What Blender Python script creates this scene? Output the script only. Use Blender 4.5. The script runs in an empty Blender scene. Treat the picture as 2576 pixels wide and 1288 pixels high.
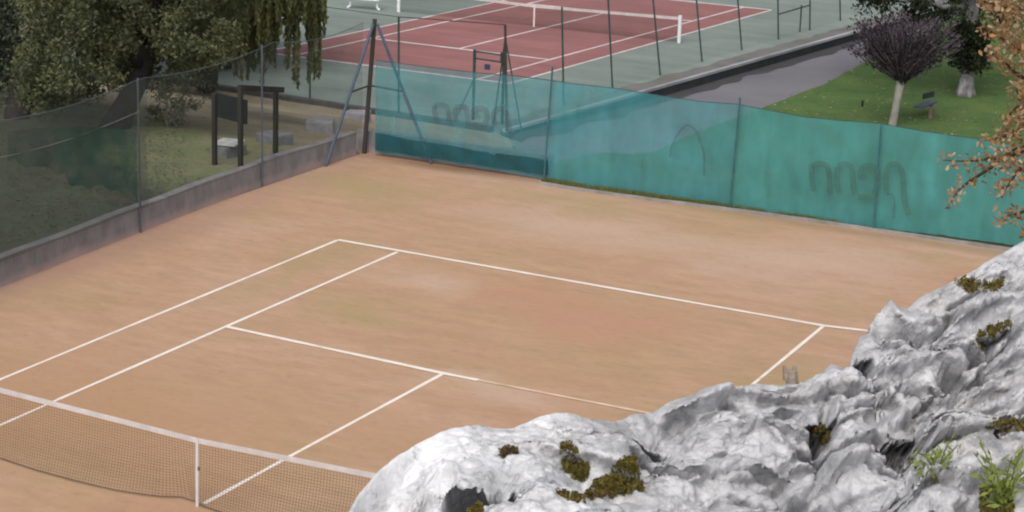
import bpy, math, random
import numpy as np
from mathutils import Vector
from mathutils.bvhtree import BVHTree

rng = np.random.RandomState(7)
random.seed(7)
scene = bpy.context.scene
COL = scene.collection

# ------------------------------------------------------------------ camera
CAM = np.array([20.42077, -20.38273, 10.24125])
YAW, PITCH, ROLL, FPX = -0.477671, 0.266813, 0.028997, 5293.98   # FPX: focal length for a 2576 px wide frame
_ca, _sa, _cp, _sp = math.cos(YAW), math.sin(YAW), math.cos(PITCH), math.sin(PITCH)
FW = np.array([_sa * _cp, _ca * _cp, -_sp])
_r0 = np.array([_ca, -_sa, 0.0]); _u0 = np.cross(_r0, FW)
RT = _r0 * math.cos(ROLL) + _u0 * math.sin(ROLL)
UP = -_r0 * math.sin(ROLL) + _u0 * math.cos(ROLL)
FH = np.array([_sa, _ca, 0.0]); RH = np.array([_ca, -_sa, 0.0])     # horizontal forward / right

cd = bpy.data.cameras.new("camera"); cam = bpy.data.objects.new("camera", cd); COL.objects.link(cam)
from mathutils import Matrix
cam.matrix_world = Matrix(((RT[0], UP[0], -FW[0], CAM[0]), (RT[1], UP[1], -FW[1], CAM[1]),
                           (RT[2], UP[2], -FW[2], CAM[2]), (0, 0, 0, 1)))
cd.sensor_fit = 'HORIZONTAL'; cd.sensor_width = 36.0; cd.lens = FPX / 2576.0 * 36.0
cd.clip_start = 0.1; cd.clip_end = 1500
scene.camera = cam

# ------------------------------------------------------------------ light
world = bpy.data.worlds.new("World"); scene.world = world; world.use_nodes = True
wt = world.node_tree; wt.nodes.clear()
sky = wt.nodes.new('ShaderNodeTexSky'); sky.sky_type = 'NISHITA'; sky.sun_disc = False
SUN_EL, SUN_ROT = math.radians(50), math.radians(168)
sky.sun_elevation = SUN_EL; sky.sun_rotation = SUN_ROT
sky.air_density = 1.0; sky.dust_density = 4.0; sky.ozone_density = 1.0
hs = wt.nodes.new('ShaderNodeHueSaturation'); hs.inputs['Saturation'].default_value = 0.28   # cloud cover
bg = wt.nodes.new('ShaderNodeBackground'); bg.inputs['Strength'].default_value = 0.11
wo = wt.nodes.new('ShaderNodeOutputWorld')
wt.links.new(sky.outputs[0], hs.inputs['Color']); wt.links.new(hs.outputs[0], bg.inputs['Color'])
wt.links.new(bg.outputs[0], wo.inputs[0])
sl = bpy.data.lights.new("sun", 'SUN'); sl.energy = 1.35; sl.angle = math.radians(55); sl.color = (1.0, 0.96, 0.9)
so = bpy.data.objects.new("sun", sl); COL.objects.link(so)
so.rotation_euler = (math.radians(90) - SUN_EL, 0, math.pi - SUN_ROT)
so.location = (0, 0, 40)
scene.view_settings.view_transform = 'Standard'; scene.view_settings.look = 'None'
scene.view_settings.gamma = 1.0; scene.view_settings.exposure = 0.4
scene.render.engine = 'CYCLES'
scene.cycles.filter_width = 2.1
scene.cycles.max_bounces = 6; scene.cycles.transparent_max_bounces = 24

# ------------------------------------------------------------------ helpers
def ray(u, v):
    return FW + RT * ((u - 1288) / FPX) - UP * ((v - 644) / FPX)
def up(u, v, z):                       # the point at height z seen at (u, v)
    d = ray(u, v); return CAM + d * ((z - CAM[2]) / d[2])
def upy(u, v, y):
    d = ray(u, v); return CAM + d * ((y - CAM[1]) / d[1])
def upx(u, v, x):
    d = ray(u, v); return CAM + d * ((x - CAM[0]) / d[0])
def upd(u, v, D):                      # at horizontal distance D
    d = ray(u, v); return CAM + d * (D / d.dot(FH))

def tag(o, label=None, cat=None, group=None, kind=None):
    if label: o['label'] = label
    if cat: o['category'] = cat
    if group: o['group'] = group
    if kind: o['kind'] = kind
    return o
def empty(name, loc, label, cat, group=None):
    o = bpy.data.objects.new(name, None); COL.objects.link(o); o.location = loc; o.empty_display_size = .2
    return tag(o, label, cat, group)

class MB:
    def __init__(s): s.v = []; s.f = []; s.n = 0
    def add(s, vs, fs):
        s.v.extend([tuple(map(float, p)) for p in vs]); s.f.extend([tuple(i + s.n for i in f) for f in fs]); s.n += len(vs)
    def hexa(s, b, t):                 # bottom 4 and top 4, counter-clockwise
        s.add(list(b) + list(t), [(3, 2, 1, 0), (4, 5, 6, 7), (0, 1, 5, 4), (1, 2, 6, 5), (2, 3, 7, 6), (3, 0, 4, 7)])
    def box(s, x0, x1, y0, y1, z0, z1):
        s.hexa([(x0, y0, z0), (x1, y0, z0), (x1, y1, z0), (x0, y1, z0)], [(x0, y0, z1), (x1, y0, z1), (x1, y1, z1), (x0, y1, z1)])
    def tube(s, pts, r, n=8, cap=True):
        pts = [np.array(p, float) for p in pts]; k = len(pts)
        rs = r if hasattr(r, '__len__') else [r] * k
        rings = []; prev = None
        for i in range(k):
            d = pts[min(i + 1, k - 1)] - pts[max(i - 1, 0)]; d = d / (np.linalg.norm(d) + 1e-9)
            a = np.array([0, 0, 1.0]) if abs(d[2]) < .9 else np.array([1.0, 0, 0])
            if prev is None: x = np.cross(a, d)
            else: x = prev - d * prev.dot(d)
            x /= np.linalg.norm(x) + 1e-9; prev = x; y = np.cross(d, x)
            rings.append([pts[i] + rs[i] * (x * math.cos(2 * math.pi * j / n) + y * math.sin(2 * math.pi * j / n)) for j in range(n)])
        vs = [p for rg in rings for p in rg]; fs = []
        for i in range(k - 1):
            for j in range(n):
                a = i * n + j; b = i * n + (j + 1) % n
                fs.append((a, b, b + n, a + n))
        if cap: fs.append(tuple(range(n - 1, -1, -1))); fs.append(tuple((k - 1) * n + j for j in range(n)))
        s.add(vs, fs)
    def bar(s, a, b, w, h):            # rectangular bar from a to b
        a = np.array(a, float); b = np.array(b, float); d = b - a; d /= np.linalg.norm(d)
        z = np.array([0, 0, 1.0]) if abs(d[2]) < .95 else np.array([0, 1.0, 0])
        x = np.cross(d, z); x /= np.linalg.norm(x); y = np.cross(x, d)
        q = [(-1, -1), (1, -1), (1, 1), (-1, 1)]
        s.hexa([a + x * i * w / 2 + y * j * h / 2 for i, j in q], [b + x * i * w / 2 + y * j * h / 2 for i, j in q])
    def build(s, name, m, parent=None, smooth=False, bevel=0):
        me = bpy.data.meshes.new(name); me.from_pydata(s.v, [], s.f); me.update()
        return link_mesh(name, me, m, parent, smooth, bevel)
def link_mesh(name, me, m, parent=None, smooth=False, bevel=0):
    o = bpy.data.objects.new(name, me); COL.objects.link(o)
    if m: me.materials.append(m)
    if parent:
        o.parent = parent; o.matrix_parent_inverse = Matrix.Translation(parent.location).inverted()
    if smooth: me.polygons.foreach_set('use_smooth', [True] * len(me.polygons))
    if bevel:
        md = o.modifiers.new('bevel', 'BEVEL'); md.width = bevel; md.segments = 2; md.limit_method = 'ANGLE'
    return o
def np_mesh(name, V, F):
    V = np.asarray(V, np.float32); F = np.asarray(F, np.int32)
    me = bpy.data.meshes.new(name); k = F.shape[1]
    me.vertices.add(len(V)); me.vertices.foreach_set('co', V.ravel())
    me.loops.add(F.size); me.loops.foreach_set('vertex_index', F.ravel())
    me.polygons.add(len(F)); me.polygons.foreach_set('loop_start', np.arange(0, F.size, k, dtype=np.int32))
    me.polygons.foreach_set('loop_total', np.full(len(F), k, np.int32))
    me.update(calc_edges=True); me.validate(); return me

# numpy gradient noise
_perm = rng.permutation(512); _perm = np.concatenate([_perm, _perm, _perm])
_g3 = rng.normal(size=(512, 3)); _g3 /= np.linalg.norm(_g3, axis=1)[:, None]
def noise3(x, y, z):
    x, y, z = np.broadcast_arrays(np.asarray(x, float), np.asarray(y, float), np.asarray(z, float))
    xi, yi, zi = np.floor(x).astype(int), np.floor(y).astype(int), np.floor(z).astype(int)
    xf, yf, zf = x - xi, y - yi, z - zi
    f = lambda t: t * t * t * (t * (t * 6 - 15) + 10)
    uu, vv, ww = f(xf), f(yf), f(zf); out = 0
    for a in (0, 1):
        for b in (0, 1):
            for c in (0, 1):
                h = _perm[_perm[_perm[(xi + a) % 512] + (yi + b) % 512] + (zi + c) % 512]
                g = _g3[h % 512]
                d = g[..., 0] * (xf - a) + g[..., 1] * (yf - b) + g[..., 2] * (zf - c)
                out = out + d * (uu if a else 1 - uu) * (vv if b else 1 - vv) * (ww if c else 1 - ww)
    return out * 1.5
def fbm(x, y, z=0.0, o=4, g=.5):
    t = 0; a = 1
    for i in range(o):
        t = t + a * noise3(x * 2 ** i + 13 * i, y * 2 ** i + 7 * i, z * 2 ** i); a *= g
    return t

# ------------------------------------------------------------------ materials
def mat(name, rough=.9, spec=.2):
    m = bpy.data.materials.new(name); m.use_nodes = True; nt = m.node_tree
    b = nt.nodes['Principled BSDF']; b.inputs['Roughness'].default_value = rough; b.inputs['Specular IOR Level'].default_value = spec
    return m, nt, b
def coords(nt, scale=(1, 1, 1), rot=(0, 0, 0), kind='Object'):
    tc = nt.nodes.new('ShaderNodeNewGeometry') if kind == 'World' else nt.nodes.new('ShaderNodeTexCoord')
    mp = nt.nodes.new('ShaderNodeMapping'); mp.inputs['Scale'].default_value = scale; mp.inputs['Rotation'].default_value = rot
    nt.links.new(tc.outputs['Position' if kind == 'World' else kind], mp.inputs['Vector']); return mp.outputs[0]
def noisen(nt, vec, scale, detail=4, rough=.55, dist=0):
    n = nt.nodes.new('ShaderNodeTexNoise'); n.inputs['Scale'].default_value = scale; n.inputs['Detail'].default_value = detail
    n.inputs['Roughness'].default_value = rough; n.inputs['Distortion'].default_value = dist
    nt.links.new(vec, n.inputs['Vector']); return n.outputs['Fac']
def rampn(nt, fac, stops):
    r = nt.nodes.new('ShaderNodeValToRGB'); e = r.color_ramp.elements
    while len(e) > 1: e.remove(e[-1])
    for i, (p, c) in enumerate(stops):
        el = e[0] if i == 0 else e.new(p)
        el.position = p; el.color = (c, c, c, 1) if not hasattr(c, '__len__') else tuple(c) + (1,)
    nt.links.new(fac, r.inputs[0]); return r.outputs[0]
# ShaderNodeMix has several sockets of one name: pick the colour ones explicitly
def mixn(nt, fac, a, b, mode='MIX'):
    m = nt.nodes.new('ShaderNodeMix'); m.data_type = 'RGBA'; m.blend_type = mode
    for sock, v in ((m.inputs[0], fac), (m.inputs[6], a), (m.inputs[7], b)):
        if isinstance(v, bpy.types.NodeSocket): nt.links.new(v, sock)
        elif hasattr(v, '__len__'): sock.default_value = tuple(v) + (1,)
        else: sock.default_value = v
    return m.outputs[2]
def bumpn(nt, b, h, strength, dist=.02):
    bp = nt.nodes.new('ShaderNodeBump'); bp.inputs['Strength'].default_value = strength; bp.inputs['Distance'].default_value = dist
    nt.links.new(h, bp.inputs['Height']); nt.links.new(bp.outputs[0], b.inputs['Normal'])
def simple(name, c, c2=None, scale=3, rough=.85, spec=.2, bump=0, detail=5, stretch=(1, 1, 1), metal=0):
    m, nt, b = mat(name, rough, spec); b.inputs['Metallic'].default_value = metal
    c2 = c2 or tuple(x * .7 for x in c)
    f = noisen(nt, coords(nt, stretch), scale, detail)
    nt.links.new(rampn(nt, f, [(.3, c2), (.7, c)]), b.inputs['Base Color'])
    if bump: bumpn(nt, b, f, bump)
    return m
def leafmat(name, cols, trans=.35, scale=.9):
    m, nt, b = mat(name, .7, .15)
    g = nt.nodes.new('ShaderNodeNewGeometry')
    f2 = noisen(nt, coords(nt), scale, 2)
    ad = nt.nodes.new('ShaderNodeMath'); ad.operation = 'MULTIPLY_ADD'; ad.inputs[1].default_value = .45
    nt.links.new(g.outputs['Random Per Island'], ad.inputs[0]); 
    sb = nt.nodes.new('ShaderNodeMath'); sb.operation = 'MULTIPLY'; sb.inputs[1].default_value = .75
    nt.links.new(f2, sb.inputs[0]); nt.links.new(sb.outputs[0], ad.inputs[2])
    n = len(cols)
    c = rampn(nt, ad.outputs[0], [(.18 + .64 * i / max(1, n - 1), q) for i, q in enumerate(cols)])
    nt.links.new(c, b.inputs['Base Color'])
    tr = nt.nodes.new('ShaderNodeBsdfTranslucent'); nt.links.new(c, tr.inputs[0])
    mx = nt.nodes.new('ShaderNodeMixShader'); mx.inputs[0].default_value = trans
    nt.links.new(b.outputs[0], mx.inputs[1]); nt.links.new(tr.outputs[0], mx.inputs[2])
    nt.links.new(mx.outputs[0], nt.nodes['Material Output'].inputs[0]); return m
def screenmat(name, c, c2, alpha, var=.15, scale=.8, fine=True):
    m, nt, b = mat(name, .9, .1)
    f = noisen(nt, coords(nt, kind='Object'), scale, 3, .6)
    fc = rampn(nt, f, [(.3, c2), (.68, c)])
    fold_shade = noisen(nt, coords(nt, (2.4, 1, .55), (0, .25, 0)), 1.3, 3, .55, .4)  # shading of folds put into the cloth colour as stretched noise
    fc = mixn(nt, .45, fc, rampn(nt, fold_shade, [(.3, .36), (.5, .5), (.7, .64)]), 'OVERLAY')
    nt.links.new(fc, b.inputs['Base Color'])
    f3 = noisen(nt, coords(nt, kind='Object'), scale * 1.7, 2)
    al = rampn(nt, f3, [(.3, max(0, alpha - var / 2)), (.7, min(1, alpha + var / 2))])
    tr = nt.nodes.new('ShaderNodeBsdfTransparent')
    tl = nt.nodes.new('ShaderNodeBsdfTranslucent'); nt.links.new(fc, tl.inputs[0])
    m1 = nt.nodes.new('ShaderNodeMixShader'); m1.inputs[0].default_value = .3
    nt.links.new(b.outputs[0], m1.inputs[1]); nt.links.new(tl.outputs[0], m1.inputs[2])
    mx = nt.nodes.new('ShaderNodeMixShader'); nt.links.new(al, mx.inputs[0])
    nt.links.new(tr.outputs[0], mx.inputs[1]); nt.links.new(m1.outputs[0], mx.inputs[2])
    nt.links.new(mx.outputs[0], nt.nodes['Material Output'].inputs[0]); return m

RED_, PALE_, OLV_, ORA_ = (.43, .245, .165), (.49, .345, .265), (.345, .262, .135), (.40, .24, .142)
PATCHES = [(6.4, 9.7, 2.2, 1.7, RED_, .85), (4.6, 10.9, 1.6, .9, RED_, .6), (6.6, 7.3, 1.6, .8, RED_, .5), (3.6, 15.4, 4.0, 1.6, PALE_, .75), (8.0, 15.6, 3.2, 1.8, PALE_, .75), (2.6, 10.6, 1.5, 1.0, PALE_, .7), (6.5, 5.9, 2.0, .7, PALE_, .7),
           (2.9, 8.2, 1.6, .8, OLV_, .75), (-1.8, 15.8, 2.4, 1.4, OLV_, .7), (2.4, 17.0, 2.8, .9, OLV_, .6), (10.6, 8.5, 1.6, 2.2, OLV_, .6), (.4, 10.3, .8, 3.5, OLV_, .6), (2.0, 2.2, 4.5, 3.2, ORA_, .8), (7.2, 3.6, 2.5, 1.6, ORA_, .6)]
def clay_material():
    m, nt, b = mat('clay', .95, .1)
    v = coords(nt)
    big = noisen(nt, v, .16, 5, .55, .4)
    c = rampn(nt, big, [(.3, (.385, .262, .152)), (.5, (.425, .272, .182)), (.72, (.46, .312, .232))])
    red = noisen(nt, v, .3, 4, .5, .3)
    c = mixn(nt, rampn(nt, red, [(.5, 0.0), (.75, .6)]), c, (.40, .225, .140))
    oliv = noisen(nt, coords(nt, (1, 1, 1), (0, 0, .7)), .42, 5)
    c = mixn(nt, rampn(nt, oliv, [(.55, 0.0), (.75, .5)]), c, (.34, .255, .125))
    st = noisen(nt, coords(nt, (.35, 2.2, 1), (0, 0, .12)), 1.1, 7, .7, .6)
    c = mixn(nt, .24, c, rampn(nt, st, [(.3, .38), (.5, .5), (.7, .62)]), 'OVERLAY')
    pt = noisen(nt, coords(nt, (.6, 1.6, 1)), 2.2, 6, .7)
    c = mixn(nt, .4, c, rampn(nt, pt, [(.3, .38), (.5, .5), (.72, .63)]), 'OVERLAY')
    # worn patch in the middle of the back court
    def patch(cx, cy, rx, ry, col, amt, c, wob=1.6):
        mp = nt.nodes.new('ShaderNodeMapping'); mp.vector_type = 'TEXTURE'
        mp.inputs['Location'].default_value = (cx, cy, 0); mp.inputs['Scale'].default_value = (rx, ry, 50)
        tc = nt.nodes.new('ShaderNodeTexCoord')
        nz = nt.nodes.new('ShaderNodeTexNoise'); nz.inputs['Scale'].default_value = .6; nz.inputs['Detail'].default_value = 4
        nt.links.new(tc.outputs['Object'], nz.inputs['Vector'])
        vm = nt.nodes.new('ShaderNodeVectorMath'); vm.operation = 'MULTIPLY_ADD'; vm.inputs[1].default_value = (2 * wob, 2 * wob, 0)
        ct = nt.nodes.new('ShaderNodeVectorMath'); ct.operation = 'SUBTRACT'; ct.inputs[1].default_value = (.5, .5, .5)
        nt.links.new(nz.outputs['Color'], ct.inputs[0]); nt.links.new(ct.outputs[0], vm.inputs[0]); nt.links.new(tc.outputs['Object'], vm.inputs[2])
        nt.links.new(vm.outputs[0], mp.inputs['Vector'])
        ln = nt.nodes.new('ShaderNodeVectorMath'); ln.operation = 'LENGTH'; nt.links.new(mp.outputs[0], ln.inputs[0])
        return mixn(nt, rampn(nt, ln.outputs['Value'], [(.2, amt), (1.0, 0.0)]), c, col)
    for pc_ in PATCHES: c = patch(*pc_, c)
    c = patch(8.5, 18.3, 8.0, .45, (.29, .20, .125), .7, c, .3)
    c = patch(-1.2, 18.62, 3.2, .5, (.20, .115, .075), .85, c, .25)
    c = patch(-3.2, 8.0, .9, 14.0, (.36, .225, .175), .6, c, .4)
    nt.links.new(c, b.inputs['Base Color'])
    sc_ = noisen(nt, coords(nt, (1, 1.7, 1), (0, 0, .4)), 5.5, 9, .78, .5)
    c = mixn(nt, .62, c, rampn(nt, sc_, [(.30, .36), (.47, .5), (.55, .5), (.75, .62)]), 'OVERLAY')
    sk = noisen(nt, coords(nt, (.22, 2.6, 1), (0, 0, -.25)), 3.2, 5, .6, .3)
    c = mixn(nt, rampn(nt, sk, [(.62, 0.0), (.72, .55)]), c, (.33, .215, .14))
    nt.links.new(c, b.inputs['Base Color'])
    gr = noisen(nt, v, 30, 6, .7); bumpn(nt, b, gr, .25, .01)
    return m

M = {}
M['clay'] = clay_material()
def line_mat():
    m, nt, b = mat('line', .9, .1); v = coords(nt)
    f = noisen(nt, v, 2.6, 7, .75); g_ = noisen(nt, v, .45, 3)
    c = rampn(nt, f, [(.28, (.56, .42, .32)), (.42, (.74, .66, .59)), (.6, (.80, .74, .69))])
    c = mixn(nt, rampn(nt, g_, [(.5, 0.0), (.72, .55)]), c, (.60, .46, .36))
    nt.links.new(c, b.inputs['Base Color']); return m
M['line'] = line_mat()
M['line_worn'] = simple('line_worn', (.72, .56, .44), (.55, .38, .26), 3.0, .9)
M['line2'] = simple('line2', (.74, .70, .70), (.6, .52, .52), 2.0)
M['tape'] = simple('tape', (.60, .565, .56), (.46, .42, .41), 4)
M['strap'] = simple('strap', (.62, .60, .61), (.50, .47, .48), 6)
M['cord'] = simple('cord', (.15, .105, .07), (.09, .065, .045), 5)
M['hem'] = simple('hem', (.15, .105, .075), (.10, .07, .05), 5)
M['white'] = simple('white', (.80, .82, .84), (.7, .72, .75), 5, .5)
M['dark_post'] = simple('dark_post', (.035, .045, .05), (.06, .04, .03), 6, .6, .3)
M['grey_post'] = simple('grey_post', (.10, .12, .155), (.07, .085, .10), 5, .5, .4)
M['green_post'] = simple('green_post', (.045, .085, .085), (.03, .05, .055), 5, .6, .3)
M['teal_post'] = simple('teal_post', (.045, .155, .185), (.035, .09, .105), 4, .6, .3)
M['blue_post'] = simple('blue_post', (.07, .10, .15), (.05, .07, .10), 5, .5, .3)
M['wood'] = simple('wood', (.040, .036, .030), (.022, .02, .019), 4, .9, .1, .3, 5, (1, 1, .15))
M['board'] = simple('board', (.020, .023, .027), (.012, .014, .015), 6, .7)
M['stone'] = simple('stone', (.33, .32, .34), (.20, .20, .22), 5, .95, .1, .5)
M['stone_dark'] = simple('stone_dark', (.20, .20, .22), (.12, .125, .135), 5, .95, .1, .5)
M['stone_pale'] = simple('stone_pale', (.55, .56, .54), (.32, .34, .34), 5, .95, .1, .4)

def wall_mat():
    m, nt, b = mat('wall', .95, .1)
    v = coords(nt, kind='World')
    f = noisen(nt, coords(nt, (1, 1, .35), kind='World'), 3.2, 7, .7)
    c = rampn(nt, f, [(.3, (.155, .150, .155)), (.7, (.275, .265, .27))])
    sp = nt.nodes.new('ShaderNodeSeparateXYZ'); nt.links.new(v, sp.inputs[0])
    ad = nt.nodes.new('ShaderNodeMath'); ad.operation = 'MULTIPLY_ADD'; ad.inputs[1].default_value = .35
    nt.links.new(noisen(nt, v, 1.1, 4), ad.inputs[0]); nt.links.new(sp.outputs[2], ad.inputs[2])
    dust = rampn(nt, ad.outputs[0], [(.16, .9), (.36, 0.0)])        # clay dust splashed on the foot
    c = mixn(nt, dust, c, (.42, .31, .295))
    nt.links.new(c, b.inputs['Base Color']); bumpn(nt, b, f, .4); return m
M['wall'] = wall_mat()
M['kerb'] = simple('kerb', (.33, .31, .31), (.2, .19, .18), 3, .95, .1, .3)
M['verge'] = simple('verge', (.11, .125, .045), (.10, .08, .05), 2.2, .95, .05, .5)
M['kerb_pale'] = simple('kerb_pale', (.42, .42, .45), (.22, .23, .24), .35, .95, .1, .3)

def asphalt():
    m, nt, b = mat('asphalt', .9, .2); v = coords(nt)
    f = noisen(nt, v, .25, 5, .6, .3); g = noisen(nt, v, 25, 4, .7)
    c = rampn(nt, f, [(.3, (.142, .138, .156)), (.7, (.182, .176, .195))])
    c = mixn(nt, .4, c, rampn(nt, g, [(.3, .35), (.7, .65)]), 'OVERLAY')
    nt.links.new(c, b.inputs['Base Color']); bumpn(nt, b, g, .2, .01); return m
M['asphalt'] = asphalt()
def hardcourt(name, a, bb, cc):
    m, nt, b = mat(name, .85, .25); v = coords(nt)
    f = noisen(nt, v, .22, 6, .6, .5); g = noisen(nt, coords(nt, (.4, 2, 1), (0, 0, .6)), .7, 5, .6)
    c = rampn(nt, f, [(.3, a), (.52, bb), (.72, cc)])
    c = mixn(nt, .5, c, rampn(nt, g, [(.3, .36), (.5, .5), (.7, .62)]), 'OVERLAY')
    nt.links.new(c, b.inputs['Base Color']); return m
M['red'] = hardcourt('red', (.245, .108, .104), (.275, .122, .118), (.305, .14, .132))
M['green_surf'] = hardcourt('green_surf', (.175, .205, .185), (.205, .245, .220), (.235, .27, .245))

def ground_mat():
    m, nt, b = mat('ground', .95, .05); v = coords(nt, kind='World')
    f = noisen(nt, v, .5, 6, .65, .3); g = noisen(nt, v, 9, 5, .75)
    grass = rampn(nt, f, [(.3, (.064, .102, .038)), (.5, (.080, .134, .048)), (.72, (.120, .165, .055))])
    bare = rampn(nt, noisen(nt, v, .8, 6, .7), [(.3, (.28, .235, .18)), (.7, (.39, .33, .265))])
    lit = rampn(nt, noisen(nt, v, 1.6, 6, .75), [(.3, (.050, .056, .044)), (.48, (.075, .074, .058)), (.6, (.064, .084, .055)), (.75, (.105, .09, .072))])
    sp = nt.nodes.new('ShaderNodeSeparateXYZ'); nt.links.new(v, sp.inputs[0])
    def mr(sock, a, bq):
        n = nt.nodes.new('ShaderNodeMapRange'); n.inputs[1].default_value = a; n.inputs[2].default_value = bq
        nt.links.new(sock, n.inputs[0]); return n.outputs[0]
    def mul(a, bq):
        n = nt.nodes.new('ShaderNodeMath'); n.operation = 'MULTIPLY'; nt.links.new(a, n.inputs[0]); nt.links.new(bq, n.inputs[1]); return n.outputs[0]
    nz = noisen(nt, v, .45, 5)
    wob = nt.nodes.new('ShaderNodeMath'); wob.operation = 'MULTIPLY_ADD'; wob.inputs[1].default_value = 6.0
    nt.links.new(nz, wob.inputs[0]); nt.links.new(sp.outputs[1], wob.inputs[2])
    tilt = nt.nodes.new('ShaderNodeMath'); tilt.operation = 'MULTIPLY_ADD'; tilt.inputs[1].default_value = .3
    nt.links.new(sp.outputs[1], tilt.inputs[0]); nt.links.new(sp.outputs[0], tilt.inputs[2])
    left = mr(tilt.outputs[0], 3.6, 2.2)
    sandz = mul(left, mr(wob.outputs[0], 20.0, 23.5))
    col = mixn(nt, sandz, grass, bare)
    wx = nt.nodes.new('ShaderNodeMath'); wx.operation = 'MULTIPLY_ADD'; wx.inputs[1].default_value = .8
    nt.links.new(sp.outputs[0], wx.inputs[0])
    wy = nt.nodes.new('ShaderNodeMath'); wy.operation = 'ADD'; wy.inputs[1].default_value = 2.8; nt.links.new(wob.outputs[0], wy.inputs[0]); nt.links.new(wy.outputs[0], wx.inputs[2])
    litz = mul(mr(sp.outputs[0], -3.2, -3.6), mr(wx.outputs[0], 17.0, 14.0))
    col = mixn(nt, mul(litz, rampn(nt, noisen(nt, v, .7, 5), [(.36, .80), (.55, 1.0)])), col, lit)
    inv = nt.nodes.new('ShaderNodeMath'); inv.operation = 'SUBTRACT'; inv.inputs[0].default_value = 1.0; nt.links.new(litz, inv.inputs[1])
    worn = mul(mul(left, inv.outputs[0]), rampn(nt, noisen(nt, v, .6, 5), [(.35, .45), (.65, .9)]))
    col = mixn(nt, worn, col, (.23, .20, .135))
    col = mixn(nt, .55, col, rampn(nt, g, [(.28, .3), (.5, .5), (.72, .68)]), 'OVERLAY')
    nt.links.new(col, b.inputs['Base Color']); bumpn(nt, b, g, .35, .05); return m
M['ground'] = ground_mat()

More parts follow.
